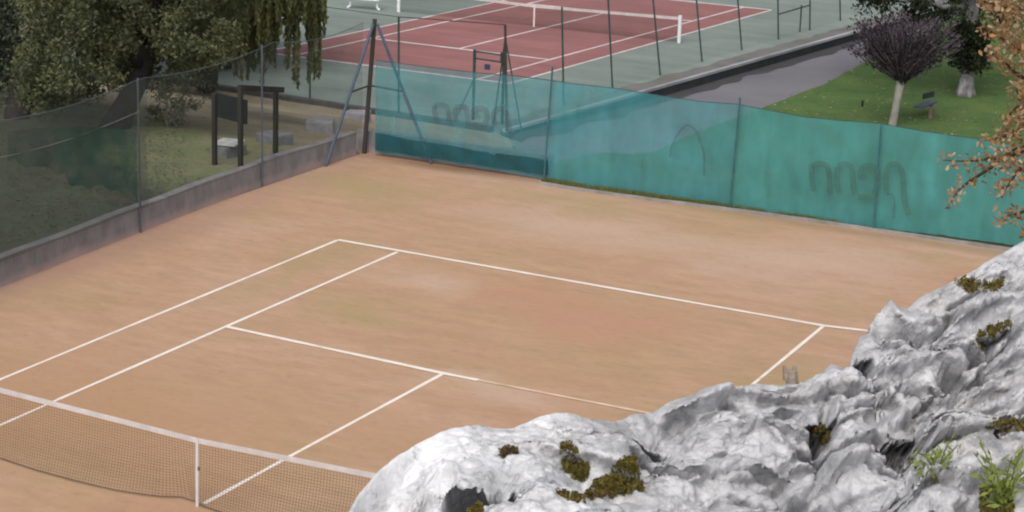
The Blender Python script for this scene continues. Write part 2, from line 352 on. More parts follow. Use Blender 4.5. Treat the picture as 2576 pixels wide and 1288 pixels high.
def rock_mat():
    m, nt, b = mat('limestone', .9, .2); v = coords(nt, kind='World')
    wv = coords(nt, (1, 1, 1.3), (.25, -.35, .4), kind='World')
    a = noisen(nt, wv, 3.0, 9, .72, .15)
    c = rampn(nt, a, [(.30, (.44, .44, .455)), (.42, (.66, .66, .68)), (.50, (.80, .80, .825)), (.62, (.86, .86, .885))])
    g = noisen(nt, coords(nt, (1, 1, 3), (.5, .2, .1), kind='World'), 6, 9, .76, .1)
    c = mixn(nt, rampn(nt, g, [(.54, 0.0), (.66, .7)]), c, (.33, .33, .345))
    # greyer, older face to the right
    sp = nt.nodes.new('ShaderNodeVectorMath'); sp.operation = 'DOT_PRODUCT'; sp.inputs[1].default_value = tuple(RH)
    sub = nt.nodes.new('ShaderNodeVectorMath'); sub.operation = 'SUBTRACT'; sub.inputs[1].default_value = tuple(CAM)
    nt.links.new(v, sub.inputs[0]); nt.links.new(sub.outputs[0], sp.inputs[0])
    ad = nt.nodes.new('ShaderNodeMath'); ad.operation = 'MULTIPLY_ADD'; ad.inputs[1].default_value = 1.2
    nt.links.new(noisen(nt, v, 1.1, 5), ad.inputs[0]); nt.links.new(sp.outputs['Value'], ad.inputs[2])
    c = mixn(nt, rampn(nt, ad.outputs[0], [(.75, 0.0), (1.0, 1.0)]), c, mixn(nt, .46, c, (.36, .36, .372)))
    g2 = noisen(nt, coords(nt, (1, 1, 2.2), (.1, .3, .5), kind='World'), 6.5, 9, .78, .15)
    rmask = rampn(nt, ad.outputs[0], [(.6, .25), (1.0, 1.0)])
    gm = nt.nodes.new('ShaderNodeMath'); gm.operation = 'MULTIPLY'; nt.links.new(rmask, gm.inputs[0]); nt.links.new(rampn(nt, g2, [(.47, 0.0), (.60, .7)]), gm.inputs[1])
    c = mixn(nt, gm.outputs[0], c, (.34, .34, .355))
    br = noisen(nt, v, 4.2, 6, .7)
    c = mixn(nt, rampn(nt, br, [(.64, 0.0), (.75, .45)]), c, (.36, .30, .26))
    dk = noisen(nt, v, 26, 5, .7)
    c = mixn(nt, rampn(nt, dk, [(.57, 0.0), (.70, .7)]), c, (.22, .22, .225))
    nt.links.new(c, b.inputs['Base Color'])
    v2 = nt.nodes.new('ShaderNodeTexVoronoi'); v2.feature = 'DISTANCE_TO_EDGE'; v2.inputs['Scale'].default_value = 6
    q2 = nt.nodes.new('ShaderNodeVectorMath'); q2.operation = 'MULTIPLY_ADD'; q2.inputs[1].default_value = (.25, .25, .25)
    n2 = nt.nodes.new('ShaderNodeTexNoise'); n2.inputs['Scale'].default_value = 6; n2.inputs['Detail'].default_value = 8; n2.inputs['Roughness'].default_value = .7
    nt.links.new(v, n2.inputs['Vector']); nt.links.new(n2.outputs['Color'], q2.inputs[0]); nt.links.new(v, q2.inputs[2]); nt.links.new(q2.outputs[0], v2.inputs['Vector'])
    gate = nt.nodes.new('ShaderNodeMath'); gate.operation = 'MULTIPLY'
    nt.links.new(rampn(nt, v2.outputs['Distance'], [(.0, .75), (.022, 0.0)]), gate.inputs[0]); nt.links.new(rampn(nt, noisen(nt, v, 2.2, 3), [(.45, 0.0), (.58, 1.0)]), gate.inputs[1])
    c = mixn(nt, gate.outputs[0], c, (.20, .195, .19))
    wm_ = noisen(nt, v, 1.7, 6, .7)
    c = mixn(nt, rampn(nt, wm_, [(.5, 0.0), (.68, .4)]), c, mixn(nt, 1.0, c, (.92, .84, .76), 'MULTIPLY'))
    nt.links.new(c, b.inputs['Base Color'])
    h = noisen(nt, wv, 34, 8, .78, .3)
    vo = nt.nodes.new('ShaderNodeTexVoronoi'); vo.feature = 'DISTANCE_TO_EDGE'; vo.inputs['Scale'].default_value = 11
    wq = nt.nodes.new('ShaderNodeVectorMath'); wq.operation = 'MULTIPLY_ADD'; wq.inputs[1].default_value = (.10, .10, .10)
    nz = nt.nodes.new('ShaderNodeTexNoise'); nz.inputs['Scale'].default_value = 9; nz.inputs['Detail'].default_value = 6
    nt.links.new(v, nz.inputs['Vector']); nt.links.new(nz.outputs['Color'], wq.inputs[0]); nt.links.new(v, wq.inputs[2]); nt.links.new(wq.outputs[0], vo.inputs['Vector'])
    cr = rampn(nt, vo.outputs['Distance'], [(.0, 0.0), (.035, 1.0)])
    hh = mixn(nt, .35, h, cr, 'MULTIPLY'); bumpn(nt, b, hh, .7, .014); return m
M['rock'] = rock_mat()
M['bark_dark'] = simple('bark_dark', (.042, .038, .036), (.024, .022, .021), 6, .95, .1, .6)
M['bark_pale'] = simple('bark_pale', (.34, .32, .29), (.22, .21, .19), 3, .95, .1, .4)
M['bark_grey'] = simple('bark_grey', (.36, .34, .36), (.13, .12, .13), 3.5, .95, .1, .6)
M['bark_oak'] = simple('bark_oak', (.10, .075, .055), (.05, .04, .03), 8, .95, .1, .6)
M['twig_grey'] = simple('twig_grey', (.20, .19, .17), (.12, .11, .10), 8)

# ------------------------------------------------------------------ terrain
WX = lambda y: np.interp(y, [-18.5, 0, 6.2, 10.5, 15.2, 18.9], [-2.4, -2.72, -3.16, -3.48, -3.74, -3.66])   # court face of the side wall
ZP = -3.542                         # the red court's level
def T(x, y):
    x = np.asarray(x, float); y = np.asarray(y, float)
    left = np.clip((WX(y) - .09 - x) / .1, 0, 1)
    s_l = np.clip((y - 17.0) / 20.0, 0, 1); s_r = np.clip((y - 19.3) / 21.0, 0, 1)
    zl = .38 * (1 - s_l) + (ZP - .05) * s_l + .05 * np.clip(-7 - x, 0, 20) * (1 - s_l)
    zr = -.10 * (1 - s_r) + (ZP - .42) * s_r
    z = zl * left + zr * (1 - left)
    deep = np.clip((x + 10.5) / 1.3, 0, 1) * np.clip((y - 30) / 8.0, 0, 1)      # road side lies lower than the red court
    z = np.where((x > -11.8) & (y > 30) & (left > .5), np.minimum(z, ZP - .05 - .37 * deep), z) if False else z - .37 * deep * left
    court = (x > WX(y) - .13) & (x < 14.75) & (y > -18.6) & (y < 18.9)
    z = np.where(court, -.06, z)
    return z
def grid_axis(fine, lo, hi):
    a = list(np.linspace(-400, lo, 14)[:-1]) + list(fine) + list(np.linspace(hi, 500, 14)[1:]); return np.array(sorted(set(np.round(a, 4))))
xs = grid_axis(np.concatenate([np.arange(-60, -4, .5), np.arange(-3.9, -2.2, .1), np.arange(-2, 14.5, .5), [14.7, 14.8], np.arange(15.5, 41, .75)]), -60, 41)
ys = grid_axis(np.concatenate([np.arange(-45, -19, 1), [-18.65, -18.55], np.arange(-18, 18.6, .6), [18.86, 18.95], np.arange(19.3, 64, .5), np.arange(65, 121, 2)]), -45, 121)
X, Y = np.meshgrid(xs, ys); Z = T(X, Y) + np.where((X < -4) | (Y > 19.4), np.where(X + .3 * (Y - 19) > 1.5, .012, .06) * fbm(X * .8, Y * .8), 0) * np.where(Y > 37, 0.2, 1)
nx, ny = len(xs), len(ys); idx = np.arange(nx * ny).reshape(ny, nx)
Fq = np.stack([idx[:-1, :-1], idx[:-1, 1:], idx[1:, 1:], idx[1:, :-1]], -1).reshape(-1, 4)
g = link_mesh('ground', np_mesh('ground', np.stack([X, Y, Z], -1).reshape(-1, 3), Fq), M['ground'], smooth=True); tag(g, kind='structure')
gbvh = BVHTree.FromPolygons([tuple(p) for p in np.stack([X, Y, Z], -1).reshape(-1, 3)], [tuple(map(int, f)) for f in Fq])
def ground_z(x, y):
    h = gbvh.ray_cast(Vector((x, y, 60)), Vector((0, 0, -1))); return h[0].z if h[0] else 0.0
def up_ground(u, v):
    h = gbvh.ray_cast(Vector(CAM), Vector(ray(u, v)).normalized()); return np.array(h[0])

# clay court
mb = MB(); mb.box(-3.64, 14.7, -18.5, 18.84, -.05, 0.0); tag(mb.build('clay_court', M['clay']), kind='structure')
def strip(mb, a, b, w, z, joint=0):
    a = np.array(a[:2], float); b = np.array(b[:2], float); d = (b - a) / np.linalg.norm(b - a); n = np.array([-d[1], d[0]]) * w / 2
    L = max(2, int(np.linalg.norm(b - a) / .5)); vs = []
    for i in range(L + 1):
        p = a + (b - a) * i / L; k = .8 + .35 * rng.rand()
        vs += [(*(p + n * k), z), (*(p - n * k), z)]
    mb.add(vs, [(2 * i, 2 * i + 1, 2 * i + 3, 2 * i + 2) for i in range(L)])
def P0(u, v): return up(u, v, 0)
WS, WB = .068, .10
mb = MB()
c_fl, c_sl, c_sr = P0(850, 604), P0(1000, 634), P0(2072, 820)
far_r = P0(2175, 832); sv_l, sv_c = P0(567, 822), P0(1115, 940); sv_r = P0(1590, 1032)
e1 = P0(0, 955); n1 = c_fl + (e1 - c_fl) * 2.0
strip(mb, c_fl, n1, WS, .004)
e2 = P0(147, 1005); e3 = P0(0, 1070); strip(mb, c_sl, e2 + (e3 - e2) * 0, WS, .0042); strip(mb, e2, e2 + (e3 - e2) * 6, WS * .8, .0042)
strip(mb, c_fl, c_sr, WB, .008); strip(mb, c_sr, c_sr + (far_r - c_sr) * 1.6, WB, .0082)
strip(mb, sv_l, sv_c, WB, .0084)
sc2 = sv_c + (sv_r - sv_c) * .19; strip(mb, sv_c, sc2, WB, .0086)
cc = P0(735, 1145); cb = P0(514, 1267); strip(mb, sv_c, cc, WS, .004); strip(mb, cc, cb, WS, .0042)
r2 = P0(1900, 962); strip(mb, c_sr, c_sr + (r2 - c_sr) * 3.5, WS, .004)
tag(mb.build('court_line', M['line']), kind='structure')
mb = MB(); strip(mb, sc2, sv_c + (sv_r - sv_c) * 1.9, WB * .75, .0088); tag(mb.build('worn_court_line', M['line_worn']), kind='structure')

# ------------------------------------------------------------------ clay court net
net = empty('tennis_net', (5.485, 0, 0), 'brown mesh tennis net with white top band on the clay court', 'tennis net')
XN0, XN1 = -.914, 11.884
def tape_z(x): return .914 + .156 * np.clip(abs(x - 5.485) / 6.4, 0, 1) ** 1.0
bill = sorted([(float(p[0]), float(p[1])) for p in (P0(0, 1157), P0(90, 1187), P0(200, 1217), P0(300, 1240), P0(400, 1254), P0(480, 1256))])
bx = [XN0] + [b[0] for b in bill] + [5.485, 7.5, 9.5, XN1]; by = [0.0 if bill[0][0] > XN0 + .5 else bill[0][1]] + [b[1] for b in bill] + [-.02, -.3, -.3, 0]
def bottom_y(x): return np.interp(x, bx, by)
def net_pt(x, t):                    # t = 0 at the tape, 1 at the hem
    zt = tape_z(x) - .05; zb = .03; yb = bottom_y(x)
    return np.array([x, yb * t ** 1.8, zt + (zb - zt) * t + .0])
mb = MB(); CW = .0036
nV = int((XN1 - XN0) / .045)
for i in range(nV + 1):
    x = XN0 + (XN1 - XN0) * i / nV; pts = [net_pt(x, t) for t in np.linspace(0, 1, 7)]
    vs = []
    for p in pts: vs += [(p[0] - CW / 2, p[1], p[2]), (p[0] + CW / 2, p[1] + .001, p[2])]
    mb.add(vs, [(2 * k, 2 * k + 1, 2 * k + 3, 2 * k + 2) for k in range(6)])
for k in range(1, 23):
    t = k / 23; vs = []
    xx = np.linspace(XN0, XN1, 60)
    for x in xx:
        p = net_pt(x, t); vs += [(p[0], p[1] - .001, p[2] - CW / 2), (p[0], p[1] - .002, p[2] + CW / 2)]
    mb.add(vs, [(2 * j, 2 * j + 2, 2 * j + 3, 2 * j + 1) for j in range(59)])
mb.build('net_mesh', M['cord'], net)
mb = MB(); mb.tube([net_pt(x, 1) for x in np.linspace(XN0, XN1, 60)], .008, 6); mb.build('bottom_cord', M['hem'], net)
mb = MB()
xx = np.linspace(XN0, XN1, 41)
for a, b in zip(xx[:-1], xx[1:]):
    za, zb_ = tape_z(a), tape_z(b)
    mb.hexa([(a, -.012, za - .062), (b, -.012, zb_ - .062), (b, .012, zb_ - .062), (a, .012, za - .062)],
            [(a, -.012, za), (b, -.012, zb_), (b, .012, zb_), (a, .012, za)])
mb.build('top_band', M['tape'], net)
mb = MB(); mb.bar((5.485, -.03, 0.0), (5.485, -.018, .925), .042, .012); mb.build('centre_strap', M['strap'], net)
mb = MB(); mb.box(5.508, 5.528, -.045, -.025, .50, .55); mb.build('strap_buckle', M['hem'], net)
for xq in (XN0 - .03, XN1 + .03):
    mb = MB(); mb.tube([(xq, 0, 0), (xq, 0, 1.08)], .04, 10); mb.build('net_post', M['dark_post'], net)

# ------------------------------------------------------------------ retaining wall (left side and its return)
wall = empty('retaining_wall', (-3.75, 18.9, 0), 'low grey concrete retaining wall along the left edge of the clay court', 'wall')
mb = MB()
yw = np.arange(-18.5, 18.86, .5)
for a, b in zip(yw[:-1], yw[1:]):
    h0, h1 = .5 + .012 * math.sin(a * 2.1), .5 + .012 * math.sin(b * 2.1)
    A_, B_ = float(WX(a)), float(WX(b)); mb.hexa([(A_ - .2, a, -.1), (A_, a, -.1), (B_, b, -.1), (B_ - .2, b, -.1)], [(A_ - .2, a, h0), (A_, a, h0), (B_, b, h1), (B_ - .2, b, h1)])
mb.build('wall_run', M['wall'], wall)
mb = MB(); mb.box(-3.86, .95, 18.86, 19.04, -.25, .49); mb.build('wall_return', M['wall'], wall)
KY = lambda x: float(np.interp(x, [.9, 1.6, 3.5, 5.2, 7.0, 15], [18.30, 18.24, 18.28, 18.42, 18.50, 18.52]))
mb = MB(); kx = np.linspace(.96, 14.7, 70)
for a, b in zip(kx[:-1], kx[1:]):
    ja, jb = .012 * noise3(a * 2, 0, 0), .012 * noise3(b * 2, 0, 0)
    mb.hexa([(a, KY(a), -.03), (b, KY(b), -.03), (b, KY(b) + .08, -.03), (a, KY(a) + .08, -.03)], [(a, KY(a), .05 + ja), (b, KY(b), .05 + jb), (b, KY(b) + .08, .05 + jb), (a, KY(a) + .08, .05 + ja)])
tag(mb.build('kerb', M['kerb']), kind='structure')
mb = MB(); vs = []
for x in kx: vs += [(x, KY(x) + .075, .03), (x, 18.86, .03)]
mb.add(vs, [(2 * i, 2 * i + 2, 2 * i + 3, 2 * i + 1) for i in range(len(kx) - 1)]); tag(mb.build('verge', M['verge']), kind='structure')

# ------------------------------------------------------------------ clay court fence
LF = -3.63
fence = empty('side_fence', (LF, 12.0, 0), 'old side fence of slim grey posts and sagging grey netting on the low wall', 'fence')
for (u, v, ut, vt) in ((353, 583, 348, 212), (658, 455, 654, 128)):
    b = up(u, v, 0); q_ = upx(u, v - 8, float(WX(b[1])) + .03); b[1] = q_[1]; b[0] = WX(b[1]) + .03; t = [0, b[1] + .03]; LF = float(b[0])
    mb = MB(); mb.tube([b, (LF - .02, t[1], 2.95)], .020, 8); mb.build('post', M['grey_post'], fence)
for yy in (5.75, 1.0, -3.8, -8.6):
    LF = float(WX(yy)) + .03; mb = MB(); mb.tube([(LF, yy, 0), (LF, yy, 2.95)], .020, 8); mb.build('post', M['grey_post'], fence)
mb = MB(); yg = np.linspace(-8.6, 18.6, 90); zg = np.linspace(.48, 2.95, 9); vs = []; fs = []
def sag(y):
    k = np.interp(y, [-8.6, -3.8, 1.0, 5.75, 10.5, 15.24, 18.7], range(7)); f = k - np.floor(k); return .14 * 4 * f * (1 - f)
for y in yg:
    for j, z in enumerate(zg): vs.append((float(WX(y)) + .08 + .02 * math.sin(y * 3 + j), y, z - sag(y) * (j / 8)))
n9 = 9
fs = [(i * n9 + j, (i + 1) * n9 + j, (i + 1) * n9 + j + 1, i * n9 + j + 1) for i in range(89) for j in range(8)]
yb = [k for k in range(89)]
for nm, lo, hi, al in (('netting', -99, 10.5, .46), ('netting', 10.5, 99, .17)):
    mb = MB(); keep = [f for f in fs if lo <= vs[f[0]][1] + .15 < hi]; use = sorted({i for f in keep for i in f}); mp_ = {o_: k for k, o_ in enumerate(use)}
    mb.add([vs[i] for i in use], [tuple(mp_[i] for i in f) for f in keep])
    mb.build(nm, screenmat('grey_netting', (.115, .135, .125), (.09, .11, .10), al, .10, .8), fence)
mb = MB(); mb.tube([(float(WX(y)) + .08, y, 2.96 - sag(y)) for y in yg], .007, 5); mb.build('top_wire', M['grey_post'], fence)
mb = MB(); mb.tube([(float(WX(y)) + .09, y, 2.35 + .35 * (max(0, 8.5 - y) / 9) * 0 + .12 * math.sin(y * .6)) for y in np.linspace(2, 10.4, 30)], .008, 5); mb.build('slack_wire', M['twig_grey'], fence)
# torn green windbreak left on the side fence
wb = MB(); edge_t = [(20, 330), (110, 322), (200, 318), (300, 322), (345, 335)]; edge_b = [(20, 400), (110, 420), (200, 470), (300, 480), (345, 500)]
for i, (a, b) in enumerate(zip(edge_t, edge_b)):
    pass
def patch_grid(et, eb, plane, n=24, mrows=8, jag=0.0):
    us = np.linspace(0, len(et) - 1, n); vs = []
    for uu in us:
        k = min(int(uu), len(et) - 2); f = uu - k
        a = np.array(et[k]) * (1 - f) + np.array(et[k + 1]) * f; b = np.array(eb[k]) * (1 - f) + np.array(eb[k + 1]) * f
        b = b + np.array([0, jag * rng.normal()])
        for j in range(mrows):
            t = j / (mrows - 1); q = a * (1 - t) + b * t; vs.append(plane(q[0], q[1]))
    fs = [(i * mrows + j, (i + 1) * mrows + j, (i + 1) * mrows + j + 1, i * mrows + j + 1) for i in range(n - 1) for j in range(mrows - 1)]
    return vs, fs
vs, fs = patch_grid(edge_t, edge_b, lambda u, v: upx(u, v, -3.22), jag=9)
wb.add(vs, fs); o = wb.build('torn_windbreak', screenmat('dark_green_screen', (.040, .125, .095), (.030, .08, .065), .52, .5, 1.3))
tag(o, 'torn dark green windbreak remnant hanging on the side fence by the trees', 'windbreak')

# corner tripod of the fence
ct = empty('corner_post', (-3.63, 18.72, 0), 'leaning dark corner post with two slanting braces and crossbars', 'fence post')
cb_ = np.array([-3.60, 18.72, 0]); ctop = upy(943, 48, 18.72)
mb = MB(); mb.tube([cb_, ctop], .05, 10); mb.build('post', M['dark_post'], ct)
lb = np.array([-3.60, float(upx(820, 408, -3.6)[1]), 0.0]); rb = upy(1085, 408, 18.66); rb[2] = 0.02
mb = MB(); mb.tube([lb, ctop + (0, -.06, -.1)], .034, 8); mb.build('brace', M['blue_post'], ct)
mb = MB(); mb.tube([rb, ctop + (.06, 0, -.1)], .034, 8); mb.build('brace', M['blue_post'], ct)
def on(a, b, z): t = (z - a[2]) / (b[2] - a[2]); return a + (b - a) * t
zc_ = 1.52
pm = on(cb_, ctop, zc_ + .03); l_ = on(lb, ctop + (0, -.06, -.1), zc_); r_ = on(rb, ctop + (.06, 0, -.1), zc_)
mb = MB(); mb.tube([pm, l_], .022, 8); mb.build('crossbar', M['dark_post'], ct)
mb = MB(); mb.tube([pm, r_], .022, 8); mb.build('crossbar', M['dark_post'], ct)

ef = empty('end_fence', (6.0, 18.74, 0), 'end fence of slim dark posts carrying the green windbreak', 'fence')
posts = [((1368, 457), (1390, 168)), ((1835, 522), (1862, 245)), ((2197, 575), (2217, 312))]
for pb, pt_ in posts:
    b = upy(*pb, 18.55); t = upy(*pt_, 18.55); b[2] = 0.0
    mb = MB(); mb.tube([b, t], .021, 8); mb.build('post', M['teal_post'], ef)
for xq in (11.6, 14.6):
    mb = MB(); mb.tube([(xq, 18.74, 0), (xq, 18.74, 2.3)], .03, 8); mb.build('post', M['green_post'], ef)
top_e = [(945, 152), (1068, 168), (1203, 184), (1305, 192), (1387, 203), (1440, 211), (1542, 222), (1677, 244), (1771, 257), (1857, 263), (1921, 276), (2022, 295), (2110, 304), (2210, 311), (2322, 331), (2435, 347), (2576, 370)]
bot_e = [(953, 386), (1082, 402), (1237, 428), (1372, 452), (1610, 489), (1835, 520), (2195, 571), (2529, 614), (2620, 628)]
YS = 18.66
tp = np.array([upy(u, v, YS) for u, v in top_e]); bp = np.array([upy(u, v, YS) for u, v in bot_e])
tp = np.vstack([tp, [14.6, YS, tp[-1][2]]]); bp = np.vstack([bp, [14.6, YS, .02]])
mb = MB(); mb.tube([(p[0], YS + .01, p[2] + .004) for p in tp], .009, 5); mb.build('top_wire', M['green_post'], ef)
ws = empty('windbreak', (6.0, YS, 0), 'long teal green windbreak cloth hung across the far end of the clay court', 'windbreak')
def screen_panel(x0, x1, m):
    n = max(10, int((x1 - x0) / .07)); vs = []; R_ = 18
    for x in np.linspace(x0, x1, n + 1):
        zt = np.interp(x, tp[:, 0], tp[:, 2]); zb = max(.03, np.interp(x, bp[:, 0], bp[:, 2])) + .035 * abs(noise3(x * 1.7, 4.0, 1.0)) + .02 * noise3(x * 6, 1.0, 2.0)
        for j in range(R_):
            t = j / (R_ - 1); z = zb + (zt - zb) * t
            y = YS + math.sin(math.pi * min(t * 1.05, 1)) * (.06 * noise3(x * .9, z * .9, 1.3) + .030 * noise3(x * 3.5 + z * 1.5, z * 1.1, 5.1) + .012 * noise3(x * 9, z * 2.2, 2.1))
            vs.append((x, y, z))
    mb = MB(); mb.add(vs, [(i * R_ + j, (i + 1) * R_ + j, (i + 1) * R_ + j + 1, i * R_ + j + 1) for i in range(n) for j in range(R_ - 1)])
    return mb.build('screen_panel', m, ws, smooth=True)
def low_strip(x0, x1, m):
    n = 40; vs = []
    for x in np.linspace(x0, x1, n + 1):
        zt = .50 + .04 * noise3(x * .8, 0, 2) - .05 * (x - x0) / (x1 - x0); zb = .14 + .02 * noise3(x * 2, 1, 2)
        for j in range(5): vs.append((x, YS - .03 + .01 * math.sin(x * 7 + j), zb + (zt - zb) * j / 4))
    mb = MB(); mb.add(vs, [(i * 5 + j, (i + 1) * 5 + j, (i + 1) * 5 + j + 1, i * 5 + j + 1) for i in range(n) for j in range(4)])
    return mb.build('lower_flap', m, ws, smooth=True)
xp1 = float(upy(1378, 330, YS)[0]); xp2 = float(upy(1848, 390, YS)[0]); xl = float(tp[0][0])
TE, TE2 = (.090, .335, .340), (.074, .270, .262)
s0 = screen_panel(xl, xp1, screenmat('screen_thin', (.076, .31, .365), (.066, .265, .30), .54, .16, 1.1))
s1 = screen_panel(xp1 + .01, xp2, screenmat('screen_mid', (.080, .335, .385), (.070, .285, .32), .66, .16, 1.1))
s2 = screen_panel(xp2 + .01, 14.6, screenmat('screen_dense', TE, TE2, .84, .14, 1.2))
low_strip(xl + .03, xp1 + .05, screenmat('flap', (.026, .125, .155), (.026, .09, .10), .86, .25, 1.2))
s0['label'] = 'thin see-through bay of the windbreak'; s2['label'] = 'dense nearly opaque bay of the windbreak'

def stroke(mb, pts, w, plane):
    """a flat stroke along pixel points of the cloth, w wide"""
    q = [plane(*p) for p in pts]; vs = []; k = len(q)
    for i in range(k):
        d = q[min(i + 1, k - 1)] - q[max(i - 1, 0)]; n = np.array([-d[2], 0, d[0]]); n /= np.linalg.norm(n) + 1e-9
        ww = w[i] if hasattr(w, '__len__') else w
        vs += [q[i] + n * ww / 2, q[i] - n * ww / 2]
    mb.add(vs, [(2 * i, 2 * i + 1, 2 * i + 3, 2 * i + 2) for i in range(k - 1)])
cloth = lambda u, v: upy(u, v, YS - .115)
def z5(x, y): return ((2900 + x / 3.788) * .6708, (560 + y / 3.788) * .6708)
letters = [
    [[(540, 215), (550, 400), (575, 600)]], [[(545, 235), (650, 205), (740, 225), (790, 330), (800, 560), (810, 640)]],
    [[(915, 250), (905, 430), (935, 620)]], [[(915, 250), (1000, 215), (1090, 235), (1125, 330), (1140, 560), (1160, 650)]],
    [[(1330, 395), (1250, 400), (1245, 310), (1310, 240), (1400, 235), (1465, 300), (1480, 430), (1450, 620), (1380, 690), (1200, 670)]],
    [[(1610, 640), (1600, 450), (1615, 300), (1680, 215), (1760, 220), (1830, 330), (1850, 560), (1870, 760), (1930, 940)]],
    [[(1610, 640), (1690, 650), (1720, 760), (1710, 980)]]]
ink = screenmat('faded_ink', (.085, .165, .13), (.075, .14, .11), .40, .3, 2.5)
ink2 = screenmat('fainter_ink', (.095, .135, .15), (.075, .10, .115), .36, .3, 2.5)
def smooth_path(p, n=5):
    p = np.array(p, float); out = []
    for i in range(len(p) - 1):
        p0, p1, p2, p3 = p[max(i - 1, 0)], p[i], p[i + 1], p[min(i + 2, len(p) - 1)]
        for t in np.linspace(0, 1, n, endpoint=False):
            out.append(.5 * (2 * p1 + (p2 - p0) * t + (2 * p0 - 5 * p1 + 4 * p2 - p3) * t * t + (3 * p1 - p0 - 3 * p2 + p3) * t ** 3))
    out.append(p[-1]); return out
mb = MB()
for i, L in enumerate(letters):
    for pth in L: stroke(mb, [z5(*q) for q in smooth_path(pth)], .125 if i < 6 else .05, lambda u, v: upy(u, v, YS - .115 - .0015 * i))
mb.build('faded_lettering', ink, ws)
mb = MB()
def z1(x, y):      # the same word, fainter, on the thin bay
    u, v = z5(x, y); return (1092 + (u - 2041) * .80, 263 + (v - 411) * .52 + (u - 2041) * .05)
for i, L in enumerate(letters[:6]):
    for pth in L: stroke(mb, [z1(*q) for q in smooth_path(pth)], .13, lambda u, v: upy(u, v, YS - .115 - .0015 * i))
mb.build('faded_lettering', ink2, ws)
def z6(x, y): return ((2450 + x / 3.68) * .6708, (430 + y / 3.68) * .6708)
mb = MB()
arch = [(225, 590), (255, 440), (325, 290), (395, 195), (475, 145), (555, 190), (610, 265), (655, 390), (690, 500), (702, 640), (700, 850)]
stroke(mb, [z6(*q) for q in smooth_path(arch)], .05, cloth)
mb.build('faded_emblem', ink2, ws)

# ------------------------------------------------------------------ red court platform
def PZ(u, v, z=ZP): return up(u, v, z)
PX0, PX1, PY0, PY1 = -33.0, -9.2, 37.85, 79.0
near_l, near_r = PZ(640, 225), PZ(1290, 335)
kr1, kr2 = PZ(1655, 216), PZ(2110, 88)
mb = MB()
corner_near = np.array([kr1[0] + (37.6 - kr1[1]) * (kr2[0] - kr1[0]) / (kr2[1] - kr1[1]), 37.6])
corner_far = np.array([kr1[0] + (82 - kr1[1]) * (kr2[0] - kr1[0]) / (kr2[1] - kr1[1]), 82.0])
poly = [(-36, 39.2), tuple(corner_near), tuple(corner_far), (-36, 82.0)]
mb.hexa([(x, y, ZP - .7) for x, y in poly], [(x, y, ZP) for x, y in poly]); tag(mb.build('court_surround', M['green_surf']), kind='structure')
# red playing area from its measured corners
A, B, C = PZ(661, 132), PZ(1281, 210.5), PZ(1940.6, 25.5)
D_ = A + (C - B)
Q = lambda x, y: A[:2] + (B[:2] - A[:2]) * (x / 10.97) * (1 - y / 23.77) + ((D_ - A)[:2]) * (y / 23.77) + ((C - D_)[:2]) * (x / 10.97) * (y / 23.77)
mb = MB(); mb.add([(*Q(0, 0), ZP + .004), (*Q(10.97, 0), ZP + .004), (*Q(10.97, 23.77), ZP + .004), (*Q(0, 23.77), ZP + .004)], [(0, 1, 2, 3)])
tag(mb.build('hard_court', M['red']), kind='structure')
mb = MB(); z1_ = ZP + .008
W2 = .11
for k, (a, b, w) in enumerate([((0, 0), (0, 23.77), W2), ((10.97, 0), (10.97, 23.77), W2), ((1.37, 0), (1.37, 23.77), W2), ((9.6, 0), (9.6, 23.77), W2),
                ((5.485, 5.485), (5.485, 18.28), W2), ((0, 0), (10.97, 0), .2), ((0, 23.77), (10.97, 23.77), .2), ((1.37, 5.485), (9.6, 5.485), .17), ((1.37, 18.28), (9.6, 18.28), .17)]):
    strip(mb, Q(*a), Q(*b), w, z1_ + .003 * (k > 4) + .0003 * k)
tag(mb.build('hard_court_line', M['line2']), kind='structure')
# kerb edges of the platform
mb = MB()
kd = np.array([kr2[0] - kr1[0], kr2[1] - kr1[1]]); kd /= np.linalg.norm(kd); kn = np.array([kd[1], -kd[0]])
a = corner_near; b = corner_far
mb.hexa([(*(a + kn * .06), ZP - .07), (*(a + kn * .22), ZP - .07), (*(b + kn * .22), ZP - .07), (*(b + kn * .06), ZP - .07)],
        [(*(a + kn * .06), ZP + .05), (*(a + kn * .22), ZP + .05), (*(b + kn * .22), ZP + .05), (*(b + kn * .06), ZP + .05)])
tag(mb.build('platform_kerb', M['kerb_pale'], bevel=.02), kind='structure')
mb = MB()
mb.hexa([(*(a - kn * .3), ZP - .75), (*(a + kn * .20), ZP - .75), (*(b + kn * .20), ZP - .75), (*(b - kn * .3), ZP - .75)],
        [(*(a - kn * .3), ZP - .075), (*(a + kn * .20), ZP - .075), (*(b + kn * .20), ZP - .075), (*(b - kn * .3), ZP - .075)])
tag(mb.build('platform_side', simple('shaded_side', (.045, .05, .055), (.025, .03, .03), 1.5)), kind='structure')  # shadow on the platform's face painted in as a dark colour
mb = MB(); vs = []
for i_ in range(90):
    q = a + (b - a) * i_ / 89; w = .75 + .45 * noise3(i_ * .35, 0, 0)
    vs += [(*(q + kn * .055), ZP + .006), (*(q - kn * w), ZP + .006)]
mb.add(vs, [(2 * k, 2 * k + 2, 2 * k + 3, 2 * k + 1) for k in range(89)])
tag(mb.build('dirt_strip', simple('dirt_strip', (.185, .18, .17), (.12, .12, .11), .8)), kind='structure')
mb = MB(); vs = []
for i_ in range(90):
    q = a + (b - a) * i_ / 89; w = .55 + .5 * noise3(i_ * .3, 3, 0); q0 = q + kn * .19; q1 = q + kn * (.25 + w)
    vs += [(*q0, max(ground_z(*q0), float(T(*q0))) + .07), (*q1, max(ground_z(*q1), float(T(*q1))) + .06)]
mb.add(vs, [(2 * k, 2 * k + 1, 2 * k + 3, 2 * k + 2) for k in range(89)])
